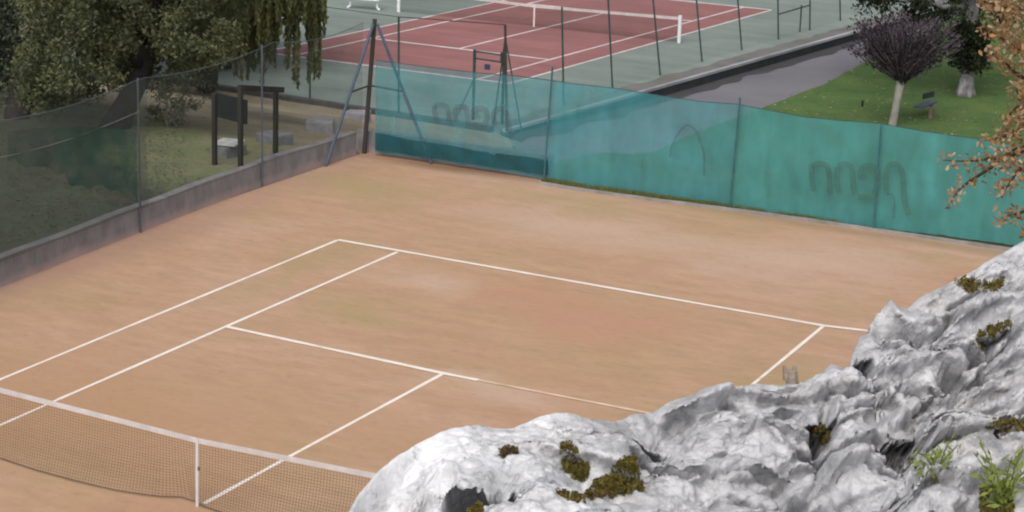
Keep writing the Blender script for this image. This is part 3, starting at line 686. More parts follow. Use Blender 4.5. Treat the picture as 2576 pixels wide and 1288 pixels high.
tag(mb.build('dark_road_band', simple('dark_road_band', (.07, .066, .072), (.05, .05, .055), .8)), kind='structure')  # uneven darker band on the road along the platform's foot
mb = MB(); a = np.array([-36, 39.2]); b = corner_near; a = np.array([-36, 39.2]); b = corner_near; dd = (b - a) / np.linalg.norm(b - a); nn = np.array([dd[1], -dd[0]])
mb.hexa([(*(a), ZP - .6), (*(a + nn * .3), ZP - .6), (*(b + nn * .3 - dd * .25), ZP - .6), (*(b - dd * .25), ZP - .6)],
        [(*(a), ZP + .1), (*(a + nn * .3), ZP + .1), (*(b + nn * .3 - dd * .25), ZP + .1), (*(b - dd * .25), ZP + .1)])
tag(mb.build('platform_edge', simple('edge_dark', (.10, .10, .10), (.05, .05, .05), 2)), kind='structure')

# asphalt road: sampled strip laid over the ground between the platform and the lawn
_rl = sorted([(float(q[1]), float(q[0])) for q in (up_ground(1312, 420), up_ground(1298, 385), up_ground(1286, 340), up_ground(1282, 322))])
RLY = [19.4, 21.4, 28, 37.9]; RLX = [-.5, -1.0, -4.6, -9.7]
def road_edge_left(y):       # along the platform
    t = (y - kr1[1]) / kd[1]; x = kr1[0] + kd[0] * t + .24
    return np.where(y > 38, x, np.interp(y, RLY, [*RLX[:-1], float(kr1[0] + kd[0] * ((38 - kr1[1]) / kd[1]) + .24)]))
road_r = []
for (u, v) in ((2200, 158), (2100, 205), (1950, 268), (1870, 292), (1797, 316), (1740, 345), (1684, 366), (1600, 383), (1505, 399), (1384, 416)):
    p = up_ground(u, v); road_r.append((float(p[1]), float(p[0])))
road_r.sort()
ry = np.array([19.3, 23.3, 28.8, 34, 38.9, 42, 46, 54, 64, 90]); rx = np.array([-.3, -1.4, -2.9, -4.4, -5.35, -5.5, -5.3, -4.95, -5.6, -7.0])
yr = np.concatenate([np.arange(19.4, 64, .5), np.arange(64, 92, 2)]); vs = []; K = 12
for y in yr:
    a = float(road_edge_left(y)); b = float(np.interp(y, ry, rx)) + .08 * noise3(y * .7, 0, 0)
    for j in range(K):
        x = a + (b - a) * j / (K - 1); vs.append((x, y, max(ground_z(x, y), float(T(x, y))) + (-.03 if j == K - 1 else .05)))
mb = MB(); mb.add(vs, [(i * K + j, i * K + j + 1, (i + 1) * K + j + 1, (i + 1) * K + j) for i in range(len(yr) - 1) for j in range(K - 1)])
tag(mb.build('road', M['asphalt'], smooth=True), kind='structure')

# red court net
rn = empty('tennis_net', (*Q(5.485, 11.885), ZP), 'dark tennis net with white band on the red hard court', 'tennis net')
qa, qb = PZ(1003, 30), PZ(1708, 108)
qc = (qa + qb) / 2; qc[:2] = Q(5.485, 11.885)
mb = MB(); nseg = 30; pl = []
for i in range(nseg + 1):
    t = i / nseg; p = (qa * (1 - t) + qb * t); pl.append((p[0], p[1], ZP + .914 + .12 * abs(2 * t - 1)))
for a, b in zip(pl[:-1], pl[1:]):
    mb.hexa([(a[0], a[1] - .02, a[2] - .11), (b[0], b[1] - .02, b[2] - .11), (b[0], b[1] + .02, b[2] - .11), (a[0], a[1] + .02, a[2] - .11)],
            [(a[0], a[1] - .02, a[2]), (b[0], b[1] - .02, b[2]), (b[0], b[1] + .02, b[2]), (a[0], a[1] + .02, a[2])])
mb.build('top_band', M['tape'], rn)
mb = MB(); vs = []
for p in pl: vs += [(p[0], p[1], p[2] - .1), (p[0], p[1], ZP + .03)]
mb.add(vs, [(2 * i, 2 * i + 1, 2 * i + 3, 2 * i + 2) for i in range(nseg)])
mb.build('net_mesh', screenmat('dark_mesh', (.03, .03, .03), (.02, .02, .02), .22, .05), rn)
mid = pl[nseg // 2]
mb = MB(); mb.bar((mid[0], mid[1] - .03, ZP), (mid[0], mid[1] - .03, mid[2]), .07, .02); mb.build('centre_strap', M['line2'], rn)
for q in (qa, qb):
    mb = MB(); mb.tube([(q[0], q[1], ZP), (q[0], q[1], ZP + 1.1)], .075, 10); mb.build('net_post', M['white'], rn)

# red court fence
rf = empty('court_fence', (-11.5, 40, ZP), 'tall wire fence of thin dark green posts round the red court', 'fence')
def rpost(u, v, ut, vt, r=.036, h=3.3, mm='green_post'):
    b = PZ(u, v); dirn = np.array([0, 0, 1.0])
    # lean in the picture plane is a real lean of the old posts
    D = (b - CAM).dot(FH); t = upd(ut, vt, D); dv = (t - b); dv = dv / dv[2]
    mb = MB(); mb.tube([b, b + dv * h], r, 8); mb.build('post', M[mm], rf); return b, b + dv * h
right_posts = [(1418, 262, 1414, 40), (1541, 224, 1530, 0), (1661, 190, 1643, 0), (1766, 155, 1752, 0), (1866, 126, 1856, 0), (1958, 99, 1957, 0), (2037, 76, 2038, 0), (2114, 52, 2113, 0)]
rp = [rpost(*q) for q in right_posts]
npst = [rpost(1003, 292, 1003, 50, .036, 3.25), rpost(780, 250, 779, 60, .034, 3.2), rpost(1275, 330, 1271, 70, .042, 3.4, 'dark_post')]
c0 = npst[2]
for du, dv in ((1312, 330), (1240, 322)):
    q = PZ(du, dv); mb = MB(); mb.tube([q, c0[1] + (c0[0] - c0[1]) * .12], .024, 6); mb.build('brace', M['green_post'], rf)
mb = MB(); mb.tube([npst[0][1], npst[2][1]], .018, 6); mb.build('top_rail', M['dark_post'], rf)
mb = MB(); mb.tube([npst[1][1], npst[0][1]], .012, 6); mb.build('top_rail', M['dark_post'], rf)
# wire mesh panels
wm = screenmat('wire', (.10, .13, .13), (.08, .1, .1), .07, .03)
def mesh_panel(pp, parent):
    mb = MB(); vs = []
    for b, t in pp: vs += [tuple(b), tuple(t)]
    mb.add(vs, [(2 * i, 2 * i + 2, 2 * i + 3, 2 * i + 1) for i in range(len(pp) - 1)]); mb.build('wire_mesh', wm, parent)
mesh_panel([npst[1], npst[0]], rf); mesh_panel([c0] + rp, rf)
# gate in the near side
gt = empty('court_gate', (*PZ(1228, 305)[:2], ZP), 'narrow metal gate with small blue plate behind the green windbreak', 'gate')
g1, g2 = PZ(1190, 301), PZ(1263, 313)
for q in (g1, g2):
    mb = MB(); mb.tube([q, q + (0, 0, 2.3)], .05, 8); mb.build('gate_post', M['green_post'], gt)
for zz in (2.25, 2.02):
    mb = MB(); mb.tube([g1 + (0, 0, zz), g2 + (0, 0, zz)], .028, 6); mb.build('rail', M['green_post'], gt)
mb = MB(); mb.tube([PZ(1143, 305), g1 + (0, 0, 1.35)], .022, 6); mb.build('brace', M['green_post'], gt)
pc = g1 + (g2 - g1) * .46 + (0, -.03, 1.8); mb = MB(); mb.box(pc[0] - .1, pc[0] + .1, pc[1] - .01, pc[1] + .01, pc[2] - .09, pc[2] + .09)
mb.build('plate', simple('blue_plate', (.05, .06, .16), (.04, .05, .1)), gt)
mb = MB(); mb.box(g2[0] - .08, g2[0] + .08, g2[1] - .1, g2[1] - .04, ZP + 2.0, ZP + 2.35); mb.build('lock_box', M['dark_post'], gt)
# side gate between two right posts
sg = empty('side_gate', tuple(PZ(2012, 83)), 'small side gate with slanting top rail in the far right of the court fence', 'gate')
q = PZ(2012, 80); mb = MB(); mb.tube([q, q + (0, 0, 1.12)], .035, 8); mb.build('gate_post', M['green_post'], sg)
a = upd(1958, 36, (rp[5][0] - CAM).dot(FH)); b = upd(2036, 13, (rp[6][0] - CAM).dot(FH)); mb = MB(); mb.tube([a, b], .03, 6); mb.build('rail', M['green_post'], sg)

# white bench beyond the red court
bb = PZ(950, 26); bl = PZ(880, 20)
wbn = empty('garden_bench', tuple((bb + bl) / 2), 'white bench standing beside the far side of the red court', 'bench')
dirb = (bl - bb); dirb[2] = 0; dl = np.linalg.norm(dirb); dirb /= dl; pb_ = np.array([-dirb[1], dirb[0], 0])
mb = MB(); mb.bar(bb + (0, 0, .46) - dirb * .1, bl + (0, 0, .46) + dirb * .1, .42, .07); mb.build('seat', M['white'], wbn)
mb = MB(); mb.bar(bb + (0, 0, .85) - dirb * .1 - pb_ * .22, bl + (0, 0, .85) + dirb * .1 - pb_ * .22, .05, .25); mb.build('backrest', M['white'], wbn)
for q, s in ((bb, 1), (bl, -1)):
    mb = MB()
    mb.tube([q + dirb * (-.10 * s) + (0, 0, 0.02), q + dirb * (.02 * s) + (0, 0, .10), q + dirb * (.03 * s) + (0, 0, .28), q + (0, 0, .43)], [.06, .045, .045, .06], 8)
    mb.build('leg', M['white'], wbn)

# ------------------------------------------------------------------ things behind the wall
def blob_block(name, u, v, w, d, h, rz, m, label, group='stone blocks on the dry grass'):
    p = up_ground(u, v); mb = MB(); r = random.Random(int(u))
    b = []; t = []
    for sx, sy in ((-1, -1), (1, -1), (1, 1), (-1, 1)):
        x, y = sx * w / 2 * (1 + .06 * r.uniform(-1, 1)), sy * d / 2 * (1 + .06 * r.uniform(-1, 1)); c, s = math.cos(rz), math.sin(rz)
        q = np.array([p[0] + c * x - s * y, p[1] + s * x + c * y]); b.append((q[0], q[1], p[2] - .12)); t.append((p[0] + (q[0] - p[0]) * .95, p[1] + (q[1] - p[1]) * .95, p[2] + h * (1 + .08 * r.uniform(-1, 1))))
    mb.hexa(b, t); o = mb.build(name, m, bevel=.03); return tag(o, label, 'stone block', group)
blob_block('stone_block', 576, 388, .50, .60, .22, -.2, M['stone_dark'], 'dark stone block under the whitish top piece, between the notice board legs')
blob_block('stone_block', 690, 360, .66, .55, .24, -.3, M['stone_dark'], 'low dark stone block just behind the grey fence post')
blob_block('stone_block', 806, 330, .72, .62, .30, .5, M['stone'], 'grey stone block left of the slanting corner brace')
blob_block('stone_block', 898, 302, .72, .6, .27, .2, M['stone'], 'grey stone block directly behind the leaning corner post')
p = up_ground(576, 388); mb = MB(); mb.hexa([p + q for q in ((-.20, -.33, .235), (.32, -.24, .235), (.20, .33, .235), (-.32, .24, .235))], [p + q for q in ((-.20, -.33, .275), (.32, -.24, .275), (.20, .33, .28), (-.32, .24, .28))])
tag(mb.build('pale_block_top', M['stone_pale'], bevel=.01), 'whitish flat top piece of the dark stone block under the notice board', 'slab')  # pale piece makes the block whiter on top than on its sides
nb = empty('notice_board', (-4.2, 14.9, .38), 'dark wooden notice board frame on three posts behind the low wall', 'notice board')
pn = []
for (u, v, vt) in ((540, 415, 236), (605, 430, 214), (693, 387, 222)):
    b = up_ground(u, v); D = (b - CAM).dot(FH); t = upd(u + (3 if u > 600 else 1), vt, D); pn.append((b, t[2]))
    mb = MB(); mb.bar((b[0], b[1], b[2] - .1), (b[0] + .01, b[1], t[2]), .085, .085); mb.build('post', M['wood'], nb)
(b1, t1), (b2, t2), (b3, t3) = pn
mb = MB(); e = (b2 - b1); e[2] = 0; e /= np.linalg.norm(e); f_ = np.array([-e[1], e[0], 0])
za, zb_ = t1 - .5, t1 + .02
mb.bar((b1[0], b1[1], (za + zb_) / 2) + f_ * .07, (b2[0] + e[0] * .12, b2[1] + e[1] * .12, (za + zb_) / 2 - .02) + f_ * .07, .05, .5); mb.build('panel', M['board'], nb)
mb = MB(); mb.bar((b2[0], b2[1], t2 - .06), (b3[0] + .08, b3[1] + .15, t3 - .05), .09, .12); mb.build('beam', M['wood'], nb)

# ------------------------------------------------------------------ lawn things
lb_ = up_ground(2342, 296)
bn = empty('park_bench', tuple(lb_), 'low slate grey bench on the lawn right of the pale tree trunk', 'bench')
ex = np.array([.8, .6, 0]); ey = np.array([-.6, .8, 0])
mb = MB(); mb.bar(lb_ + ey * 1.1 * 0 - ex * .50 + (0, 0, .36), lb_ + ex * .35 + ey * .9 + (0, 0, .40), .34, .06); mb.build('seat', simple('slate', (.11, .13, .17), (.07, .08, .11), 5), bn)
mb = MB(); mb.bar(lb_ - ex * .1 + ey * .65 + (0, 0, .62), lb_ + ex * .45 + ey * 1.1 + (0, 0, .62), .05, .2); mb.build('backrest', simple('slate_dark', (.05, .06, .075), (.03, .04, .05), 5), bn)
for q, c in ((lb_, (.20, .15, .12)), (lb_ + ex * .28 + ey * .75, (.25, .26, .26))):
    mb = MB(); mb.hexa([q + (-.06, -.14, -.05), q + (.06, -.14, -.05), q + (.06, .14, -.05), q + (-.06, .14, -.05)], [q + (-.05, -.1, .36), q + (.05, -.1, .36), q + (.05, .1, .36), q + (-.05, .1, .36)])
    mb.build('leg', simple('leg', c), bn)
sp_ = up_ground(2169, 268); mb = MB(); mb.tube([sp_ + (0, 0, -.1), sp_ + (0, 0, .22)], [.04, .035], 8); tag(mb.build('marker_stake', M['wood']), 'short dark wooden stake standing alone in the lawn', 'stake')

# ------------------------------------------------------------------ leaves
def leaf_mesh(P, size, dirs=None, aspect=1.7, shape=None, droop=0.0):
    """one small leaf polygon per point; dirs: preferred long axis"""
    n = len(P)
    a = rng.normal(size=(n, 3)) if dirs is None else dirs + rng.normal(size=(n, 3)) * .35
    a[:, 2] -= droop; a /= np.linalg.norm(a, axis=1)[:, None]
    b = rng.normal(size=(n, 3)); b -= a * (a * b).sum(1)[:, None]; b /= np.linalg.norm(b, axis=1)[:, None] + 1e-9
    c = np.cross(a, b)
    s = (size * (.6 + .8 * rng.rand(n)))[:, None]
    shape = shape or [(-.5, 0), (-.1, .30), (.5, 0), (-.1, -.30)]
    k = len(shape); V = np.zeros((n, k, 3))
    for j, (p, q) in enumerate(shape): V[:, j] = P + a * s * p * aspect / 1.35 + b * s * q + c * s * .12 * abs(q) * 2
    F = np.arange(n * k).reshape(n, k)
    return V.reshape(-1, 3), F
def clumps(centers, rad, per, flat=1.0):
    out = []
    for c, r in zip(centers, rad):
        q = rng.normal(size=(per, 3)); q /= np.linalg.norm(q, axis=1)[:, None]; q *= (rng.rand(per) ** .45)[:, None] * r; q[:, 2] *= flat
        out.append(c + q)
    return np.vstack(out)
def in_poly(u, v, poly):
    ins = False; n = len(poly)
    for i in range(n):
        (x0, y0), (x1, y1) = poly[i], poly[(i + 1) % n]
        if (y0 > v) != (y1 > v) and u < (x1 - x0) * (v - y0) / (y1 - y0) + x0: ins = not ins
    return ins
def fill(poly, D0, D1, n):
    us = [p[0] for p in poly]; vs = [p[1] for p in poly]; out = []
    while len(out) < n:
        u, v = random.uniform(min(us), max(us)), random.uniform(min(vs), max(vs))
        if in_poly(u, v, poly): out.append(upd(u, v, random.uniform(D0, D1)))
    return np.array(out)
def crown(name, parent, parts, m):
    V = np.vstack([p[0] for p in parts]); offs = 0; Fs = []
    for v_, f in parts: Fs.append(f + offs); offs += len(v_)
    return link_mesh(name, np_mesh(name, V, np.vstack(Fs)), m, parent)
def limb(mb, a, b, r0, r1, wob=.1, n=6):
    a, b = np.array(a, float), np.array(b, float); pts = []
    for i in range(n + 1):
        t = i / n; p = a + (b - a) * t
        if 0 < i < n: p = p + rng.normal(size=3) * wob * np.linalg.norm(b - a) / n
        pts.append(p)
    mb.tube(pts, list(np.linspace(r0, r1, n + 1)), 8); return pts

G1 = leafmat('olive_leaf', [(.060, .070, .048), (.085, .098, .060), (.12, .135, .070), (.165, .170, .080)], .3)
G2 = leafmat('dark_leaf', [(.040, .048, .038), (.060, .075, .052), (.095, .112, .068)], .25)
G3 = leafmat('willow_leaf', [(.10, .115, .058), (.16, .175, .08), (.25, .25, .11)], .35)
# tree A: dark leaning trunk by the fence
tb = up_ground(285, 318)
ta = empty('broadleaf_tree', tuple(tb), 'olive leaved tree with a dark leaning trunk behind the side fence', 'tree', 'trees by the clay court')
mb = MB(); DA = (tb - CAM).dot(FH)
tr = [tb - (0, 0, .2)] + [upd(u, v, DA + .3 * i) for i, (u, v) in enumerate(((300, 295), (330, 240), (362, 175), (372, 120), (384, 50), (392, -40), (400, -180), (410, -330)))]
mb.tube(tr, [.42, .30, .25, .21, .20, .18, .16, .13, .10], 10)
limb(mb, tr[3], upd(250, 40, DA - .5), .12, .03); limb(mb, tr[5], upd(520, -60, DA + 1), .10, .03); limb(mb, tr[4], upd(470, 60, DA + .5), .07, .02); limb(mb, tr[7], upd(200, -300, DA), .09, .02)
limb(mb, tr[4], upd(290, -60, DA - 1), .10, .03)
mb.build('trunk', M['bark_dark'], ta, smooth=True)
polyA = [(110, 300), (150, 235), (230, 236), (310, 206), (352, 165), (352, 90), (372, 40), (400, 90), (398, 160), (460, 172), (520, 165), (560, 120), (600, 60), (640, -250), (420, -520), (150, -450), (60, -100), (80, 180)]
polyA2 = [(60, 290), (200, 236), (300, 205), (350, 150), (350, -300), (60, -300)]
polyA3 = [(405, -300), (400, 150), (450, 165), (520, 160), (570, 120), (620, 20), (640, -300)]
cA = np.vstack([fill(polyA2, DA - 2.2, DA + 4, 210), fill(polyA3, DA - 1.5, DA + 4, 150), fill([(80, -280), (80, -560), (600, -560), (640, -280)], DA - 3, DA + 4, 90)])
PA = clumps(cA, .25 + .35 * rng.rand(len(cA)), 190, .8)
crown('crown', ta, [leaf_mesh(PA, .082, droop=.35)], G1)
# tree B: at the left edge, deep shade, with pale dead branches
tbB = up_ground(40, 300); DB = DA + 3.5
tB = empty('broadleaf_tree', tuple(tbB), 'very dark tree with bare pale branches at the far left edge', 'tree', 'trees by the clay court')
mb = MB(); mb.tube([tbB - (0, 0, .2), upd(55, 180, DB), upd(90, 60, DB), upd(120, -60, DB), upd(130, -260, DB)], [.34, .24, .2, .16, .1], 10)
limb(mb, upd(90, 60, DB), upd(-60, -40, DB), .1, .03); limb(mb, upd(60, 170, DB), upd(-70, 90, DB - .5), .09, .03)
mb.build('trunk', M['bark_dark'], tB, smooth=True)
mb = MB(); DD = DB - 3.6
for pts in ([(50, 78), (78, 62), (86, 50), (120, 100), (135, 150), (150, 185)], [(86, 50), (110, 20), (118, -30)], [(78, 62), (62, 40), (40, 10)], [(180, 45), (205, 66), (210, 75)], [(120, 100), (150, 122), (190, 128)], [(86, 52), (78, 110), (70, 150)]):
    q = [upd(u, v, DD + .1 * i) for i, (u, v) in enumerate(pts)]; mb.tube(q, list(np.linspace(.030, .010, len(q))), 6)
mb.build('dead_branch', M['twig_grey'], tB)
cB = np.vstack([fill([(-220, 300), (20, 305), (110, 280), (150, 200), (100, 60), (120, -350), (-250, -350)], DB - 2.6, DB + 4, 210)])
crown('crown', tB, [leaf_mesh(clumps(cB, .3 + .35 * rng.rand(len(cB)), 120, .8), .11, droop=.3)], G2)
# tree C: willow, hanging strands
tbC = up_ground(520, 205); DC = DA + 8
tC = empty('willow_tree', tuple(tbC), 'weeping willow with long thin hanging strands beside the red court', 'tree', 'trees by the clay court')
mb = MB(); mb.tube([tbC - (0, 0, .2), upd(525, 90, DC), upd(535, -60, DC), upd(560, -250, DC), upd(570, -420, DC)], [.38, .3, .26, .2, .12], 10)
for q in ((700, -300), (780, -330), (640, -380), (500, -380), (820, -220)): limb(mb, upd(550, -180, DC), upd(*q, DC + random.uniform(-2, 2)), .11, .03)
mb.build('trunk', M['bark_dark'], tC, smooth=True)
parts = []; P = []; Dr = []
ends = []
def strand(u, v0, v1, D):
    n = int((v1 - v0) / 2.2); du = random.uniform(-8, 8); ph = random.random() * 6
    for k in range(n):
        t = k / n; w = 1 - .25 * t
        for _ in range(2):
            P.append(upd(u + du * t * t + 3 * math.sin(3 * t + ph) + random.gauss(0, 2.6 * w), v0 + (v1 - v0) * t + random.gauss(0, 3), D + random.gauss(0, .06)))
def sv(lo, hi): return random.uniform(lo, hi)
for _ in range(110): strand(sv(545, 672), sv(-260, -60), sv(50, 165), DC + sv(-2, 2.5))
for _ in range(26): strand(sv(670, 700), sv(-220, -60), sv(60, 130), DC + sv(-2, 2))
for _ in range(46): strand(sv(690, 818), sv(-260, -80), sv(10, 66), DC + sv(-2, 2))
for uu, vv in ((722, 175), (742, 225), (746, 185), (776, 150), (782, 205), (792, 130), (798, 150), (803, 190), (793, 205), (810, 110), (775, 110), (730, 130), (690, 165), (660, 205), (640, 190), (615, 210), (596, 190), (672, 150)):
    for _ in range(2): strand(uu + sv(-5, 5), sv(-200, -60), vv + sv(-22, 8), DC + sv(-1.5, 1.5))
P = np.array(P); dr = np.tile(np.array([0, 0, -1.0]), (len(P), 1))
crown('crown', tC, [leaf_mesh(P, .095, dr, 2.0)], G3)
# background trees that close the view at the upper left
bgc = 0
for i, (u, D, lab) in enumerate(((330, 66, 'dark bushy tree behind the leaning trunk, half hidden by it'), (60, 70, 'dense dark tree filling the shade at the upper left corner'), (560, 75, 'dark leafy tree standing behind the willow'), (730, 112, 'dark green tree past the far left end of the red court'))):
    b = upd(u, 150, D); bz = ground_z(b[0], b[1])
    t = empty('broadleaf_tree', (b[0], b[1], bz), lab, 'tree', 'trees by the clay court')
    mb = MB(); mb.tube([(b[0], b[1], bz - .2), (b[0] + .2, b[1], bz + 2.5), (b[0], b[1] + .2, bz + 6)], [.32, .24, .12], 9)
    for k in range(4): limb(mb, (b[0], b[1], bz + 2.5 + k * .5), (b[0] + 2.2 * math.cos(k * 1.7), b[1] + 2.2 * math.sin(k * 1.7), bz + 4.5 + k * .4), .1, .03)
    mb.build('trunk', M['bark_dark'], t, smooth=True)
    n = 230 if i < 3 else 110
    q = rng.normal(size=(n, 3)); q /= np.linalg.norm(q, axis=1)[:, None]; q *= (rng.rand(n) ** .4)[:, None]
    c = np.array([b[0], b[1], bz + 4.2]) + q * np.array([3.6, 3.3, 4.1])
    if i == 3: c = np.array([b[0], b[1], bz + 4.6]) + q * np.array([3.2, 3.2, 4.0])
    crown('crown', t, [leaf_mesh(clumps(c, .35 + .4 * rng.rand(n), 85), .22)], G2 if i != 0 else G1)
# shrub beside the leaning trunk
sb_ = up_ground(425, 318)
sh = empty('shrub', tuple(sb_), 'grey green bush behind the netting right of the leaning trunk', 'shrub')
DS = (sb_ - CAM).dot(FH)
mb = MB()
for k in range(9): limb(mb, sb_ + rng.normal(size=3) * (.08, .08, 0), upd(sv(375, 500), sv(190, 270), DS + sv(-.5, .6)), .018, .005, .15)
mb.build('stem', M['twig_grey'], sh)
cS = fill([(372, 320), (372, 215), (440, 185), (500, 195), (540, 215), (520, 250), (470, 300), (440, 325)], DS - .4, DS + 1.2, 60)
crown('foliage', sh, [leaf_mesh(clumps(cS, .10 + .14 * rng.rand(len(cS)), 34), .06)], leafmat('sage_leaf', [(.085, .10, .068), (.12, .135, .088), (.155, .17, .105)], .3))

# purple vase-shaped tree
pbse = up_ground(2244, 318); DP = (pbse - CAM).dot(FH)
pt = empty('purple_tree', tuple(pbse), 'purple leaved vase shaped tree with a pale slim trunk on the lawn', 'tree')
fork = upd(2266, 205, DP)
mb = MB(); mb.tube([pbse - (0, 0, .15), pbse + (fork - pbse) * .08, pbse + (fork - pbse) * .55, fork], [.17, .14, .125, .14], 10); mb.build('trunk', M['bark_pale'], pt, smooth=True)
mb = MB(); P = []; Dr = []
for k in range(430):
    a = random.random() * 2 * math.pi; rr = math.sqrt(random.random())
    top = fork + RH * (2.05 * rr * math.cos(a) + .06) + FH * (1.5 * rr * math.sin(a)) + np.array([0, 0, 1.05 + 1.15 * random.random() ** .7 + (.12 - .25 * rr) + .25 * math.sin(5 * a) * rr])
    side = (top - fork); side[2] = 0
    mid_ = fork + side * .46 + np.array([0, 0, (top[2] - fork[2]) * .46])
    pts = smooth_path([fork + rng.normal(size=3) * .03, mid_ + rng.normal(size=3) * .05, top], 6)
    if k < 210: mb.tube(pts, list(np.linspace(.020, .006, len(pts))), 5)
    st = .12
    for q in range(21):
        t = st + (1 - st) * random.random() ** .8; i_ = min(int(t * (len(pts) - 1)), len(pts) - 2)
        P.append(pts[i_] + (pts[i_ + 1] - pts[i_]) * random.random() + rng.normal(size=3) * .06); d = pts[i_ + 1] - pts[i_]; Dr.append(d / np.linalg.norm(d))
mb.build('branch', simple('purple_bark', (.20, .18, .20), (.09, .075, .085), 6), pt)
crown('crown', pt, [leaf_mesh(np.array(P), .095, np.array(Dr), 1.8)], leafmat('purple_leaf', [(.018, .011, .015), (.034, .022, .030), (.056, .040, .051), (.12, .095, .115)], .25, 1.4))
# big tree behind it
gb = up_ground(2428, 240); DG = (gb - CAM).dot(FH)
bt = empty('broadleaf_tree', tuple(gb), 'large dark evergreen tree with a pale flared trunk behind the purple tree', 'tree')
mb = MB(); gtop = upd(2452, -40, DG)
mb.tube([gb - (0, 0, .15), gb + (0.02, 0, .25), gb + (gtop - gb) * .22, gb + (gtop - gb) * .5, gtop], [.36, .28, .25, .24, .22], 12)
for k in range(5):
    a = k * 1.26 + .4; d = np.array([math.cos(a), math.sin(a), 0]); mb.tube([gb + d * .40 - (0, 0, .1), gb + d * .25 + (0, 0, .14), gb + d * .08 + (0, 0, .6)], [.05, .11, .14], 8)
for u, v in ((2200, 0), (2330, -60), (2560, -40), (2480, -200), (2300, -200)): limb(mb, gtop - (0, 0, random.random()), upd(u, v, DG + sv(-2, 2)), .12, .03)
mb.build('trunk', M['bark_grey'], bt, smooth=True)
cG = np.vstack([fill([(2160, 30), (2200, 60), (2320, 60), (2400, 75), (2480, 72), (2520, 40), (2540, -300), (2130, -300)], DG - 3, DG + 3, 210), fill([(2395, 60), (2400, 150), (2425, 178), (2470, 170), (2486, 60)], DG - .9, DG + .7, 60), fill([(2470, 60), (2700, 20), (2700, -300), (2470, -300)], DG - 3, DG + 3, 70)])
crown('crown', bt, [leaf_mesh(clumps(cG, .25 + .3 * rng.rand(len(cG)), 95), .12)], leafmat('evergreen_leaf', [(.008, .011, .008), (.014, .020, .012), (.028, .038, .018), (.06, .07, .035)], .2))
# background greenery at the upper right, past the end of the road
for i, (u, v, D, lab) in enumerate(((2640, 60, 92, 'dark tree beyond the lawn at the right edge'), (2380, -10, 108, 'dark hedge like tree at the end of the road'))):
    b = upd(u, v, D); bz = ground_z(b[0], b[1]); t = empty('broadleaf_tree', (b[0], b[1], bz), lab, 'tree')
    mb = MB(); mb.tube([(b[0], b[1], bz - .2), (b[0] + .1, b[1], bz + 2.5), (b[0], b[1] + .2, bz + 5)], [.3, .22, .1], 9); mb.build('trunk', M['bark_dark'], t, smooth=True)
    n = 90; q = rng.normal(size=(n, 3)); q /= np.linalg.norm(q, axis=1)[:, None]; q *= (rng.rand(n) ** .4)[:, None]
    crown('crown', t, [leaf_mesh(clumps(np.array([b[0], b[1], bz + 3.9]) + q * np.array([3, 3, 3.6]), .35 + .4 * rng.rand(n), 85), .22)], G2)

# oak at the right edge: trunk beside the court, brown autumn leaves
DO = 24.0
ok = upd(2820, 600, DO + .4); okz = ground_z(ok[0], ok[1])
ot = empty('oak_tree', (ok[0], ok[1], okz), 'oak with rusty orange autumn leaves reaching in from the right edge', 'tree')
mb = MB(); otop = upd(2790, -300, DO + .4)
mb.tube([(ok[0], ok[1], okz - .2), (ok[0], ok[1], okz + 1.2), ok, upd(2800, 200, DO + .4), otop], [.30, .22, .16, .13, .07], 10)
tips = [[(2790, 250), (2700, 330), (2600, 370), (2520, 395), (2440, 405), (2372, 403)], [(2600, 370), (2550, 380), (2480, 430), (2420, 470), (2392, 508)], [(2700, 330), (2600, 400), (2560, 430), (2535, 468), (2510, 474)],
        [(2790, 50), (2700, 40), (2600, 30), (2500, 10), (2470, 0)], [(2790, 120), (2680, 120), (2580, 130), (2510, 90), (2470, 70)], [(2790, 200), (2650, 220), (2570, 260), (2530, 300)], [(2790, 330), (2680, 450), (2600, 520), (2550, 540), (2520, 548)],
        [(2790, -100), (2660, -80), (2560, -60), (2480, -60)], [(2650, 220), (2580, 200), (2530, 160), (2490, 130)], [(2600, 300), (2560, 330), (2520, 345), (2490, 352)], [(2790, 300), (2650, 300), (2590, 300), (2555, 220)], [(2700, 500), (2620, 560), (2580, 590)]]
P = []
for tpth in tips:
    off = random.uniform(-.5, .5); sp2 = smooth_path(tpth, 6); n = len(sp2)
    pts = [upd(q[0], q[1], DO + .4 * (1 - i / n) + off * i / n) for i, q in enumerate(sp2)]
    mb.tube(pts, list(np.linspace(.035, .006, n)), 6)
    for i in range(n):
        if sp2[i][0] > 2640: continue
        for _ in range(7 if sp2[i][0] > 2440 else 6):
            P.append(pts[i] + rng.normal(size=3) * .05)
for q in ((3000, 150), (3060, -150), (2960, -450), (2700, -500), (2900, 330)): limb(mb, upd(2796, 150 if q[1] > 0 else -150, DO + .4), upd(*q, DO + sv(-.8, 1.4)), .05, .012)
mb.build('trunk', M['bark_oak'], ot, smooth=True)
mass = fill([(2480, 0), (2500, 60), (2530, 130), (2545, 190), (2560, 260), (2555, 300), (2530, 320), (2500, 350), (2480, 385), (2540, 420), (2576, 440), (2600, 470), (2600, 560), (2560, 560), (2660, 610), (2720, 300), (2720, -250), (2500, -250)], DO - .9, DO + 1.0, 620)
mass2 = fill([(2500, 5), (2540, 100), (2600, 160), (2640, -150), (2500, -150)], DO - .6, DO + .6, 90)
mass = np.vstack([mass, mass2])
mass_o = fill([(2650, 520), (2640, -300), (2600, -700), (2800, -900), (3050, -700), (3120, -200), (3050, 350), (2850, 480)], DO - 1.6, DO + 2.0, 900)
PO = np.vstack([np.array(P), clumps(mass_o, .14 + .10 * rng.rand(len(mass_o)), 9), clumps(mass, .10 + .08 * rng.rand(len(mass)), 6)])
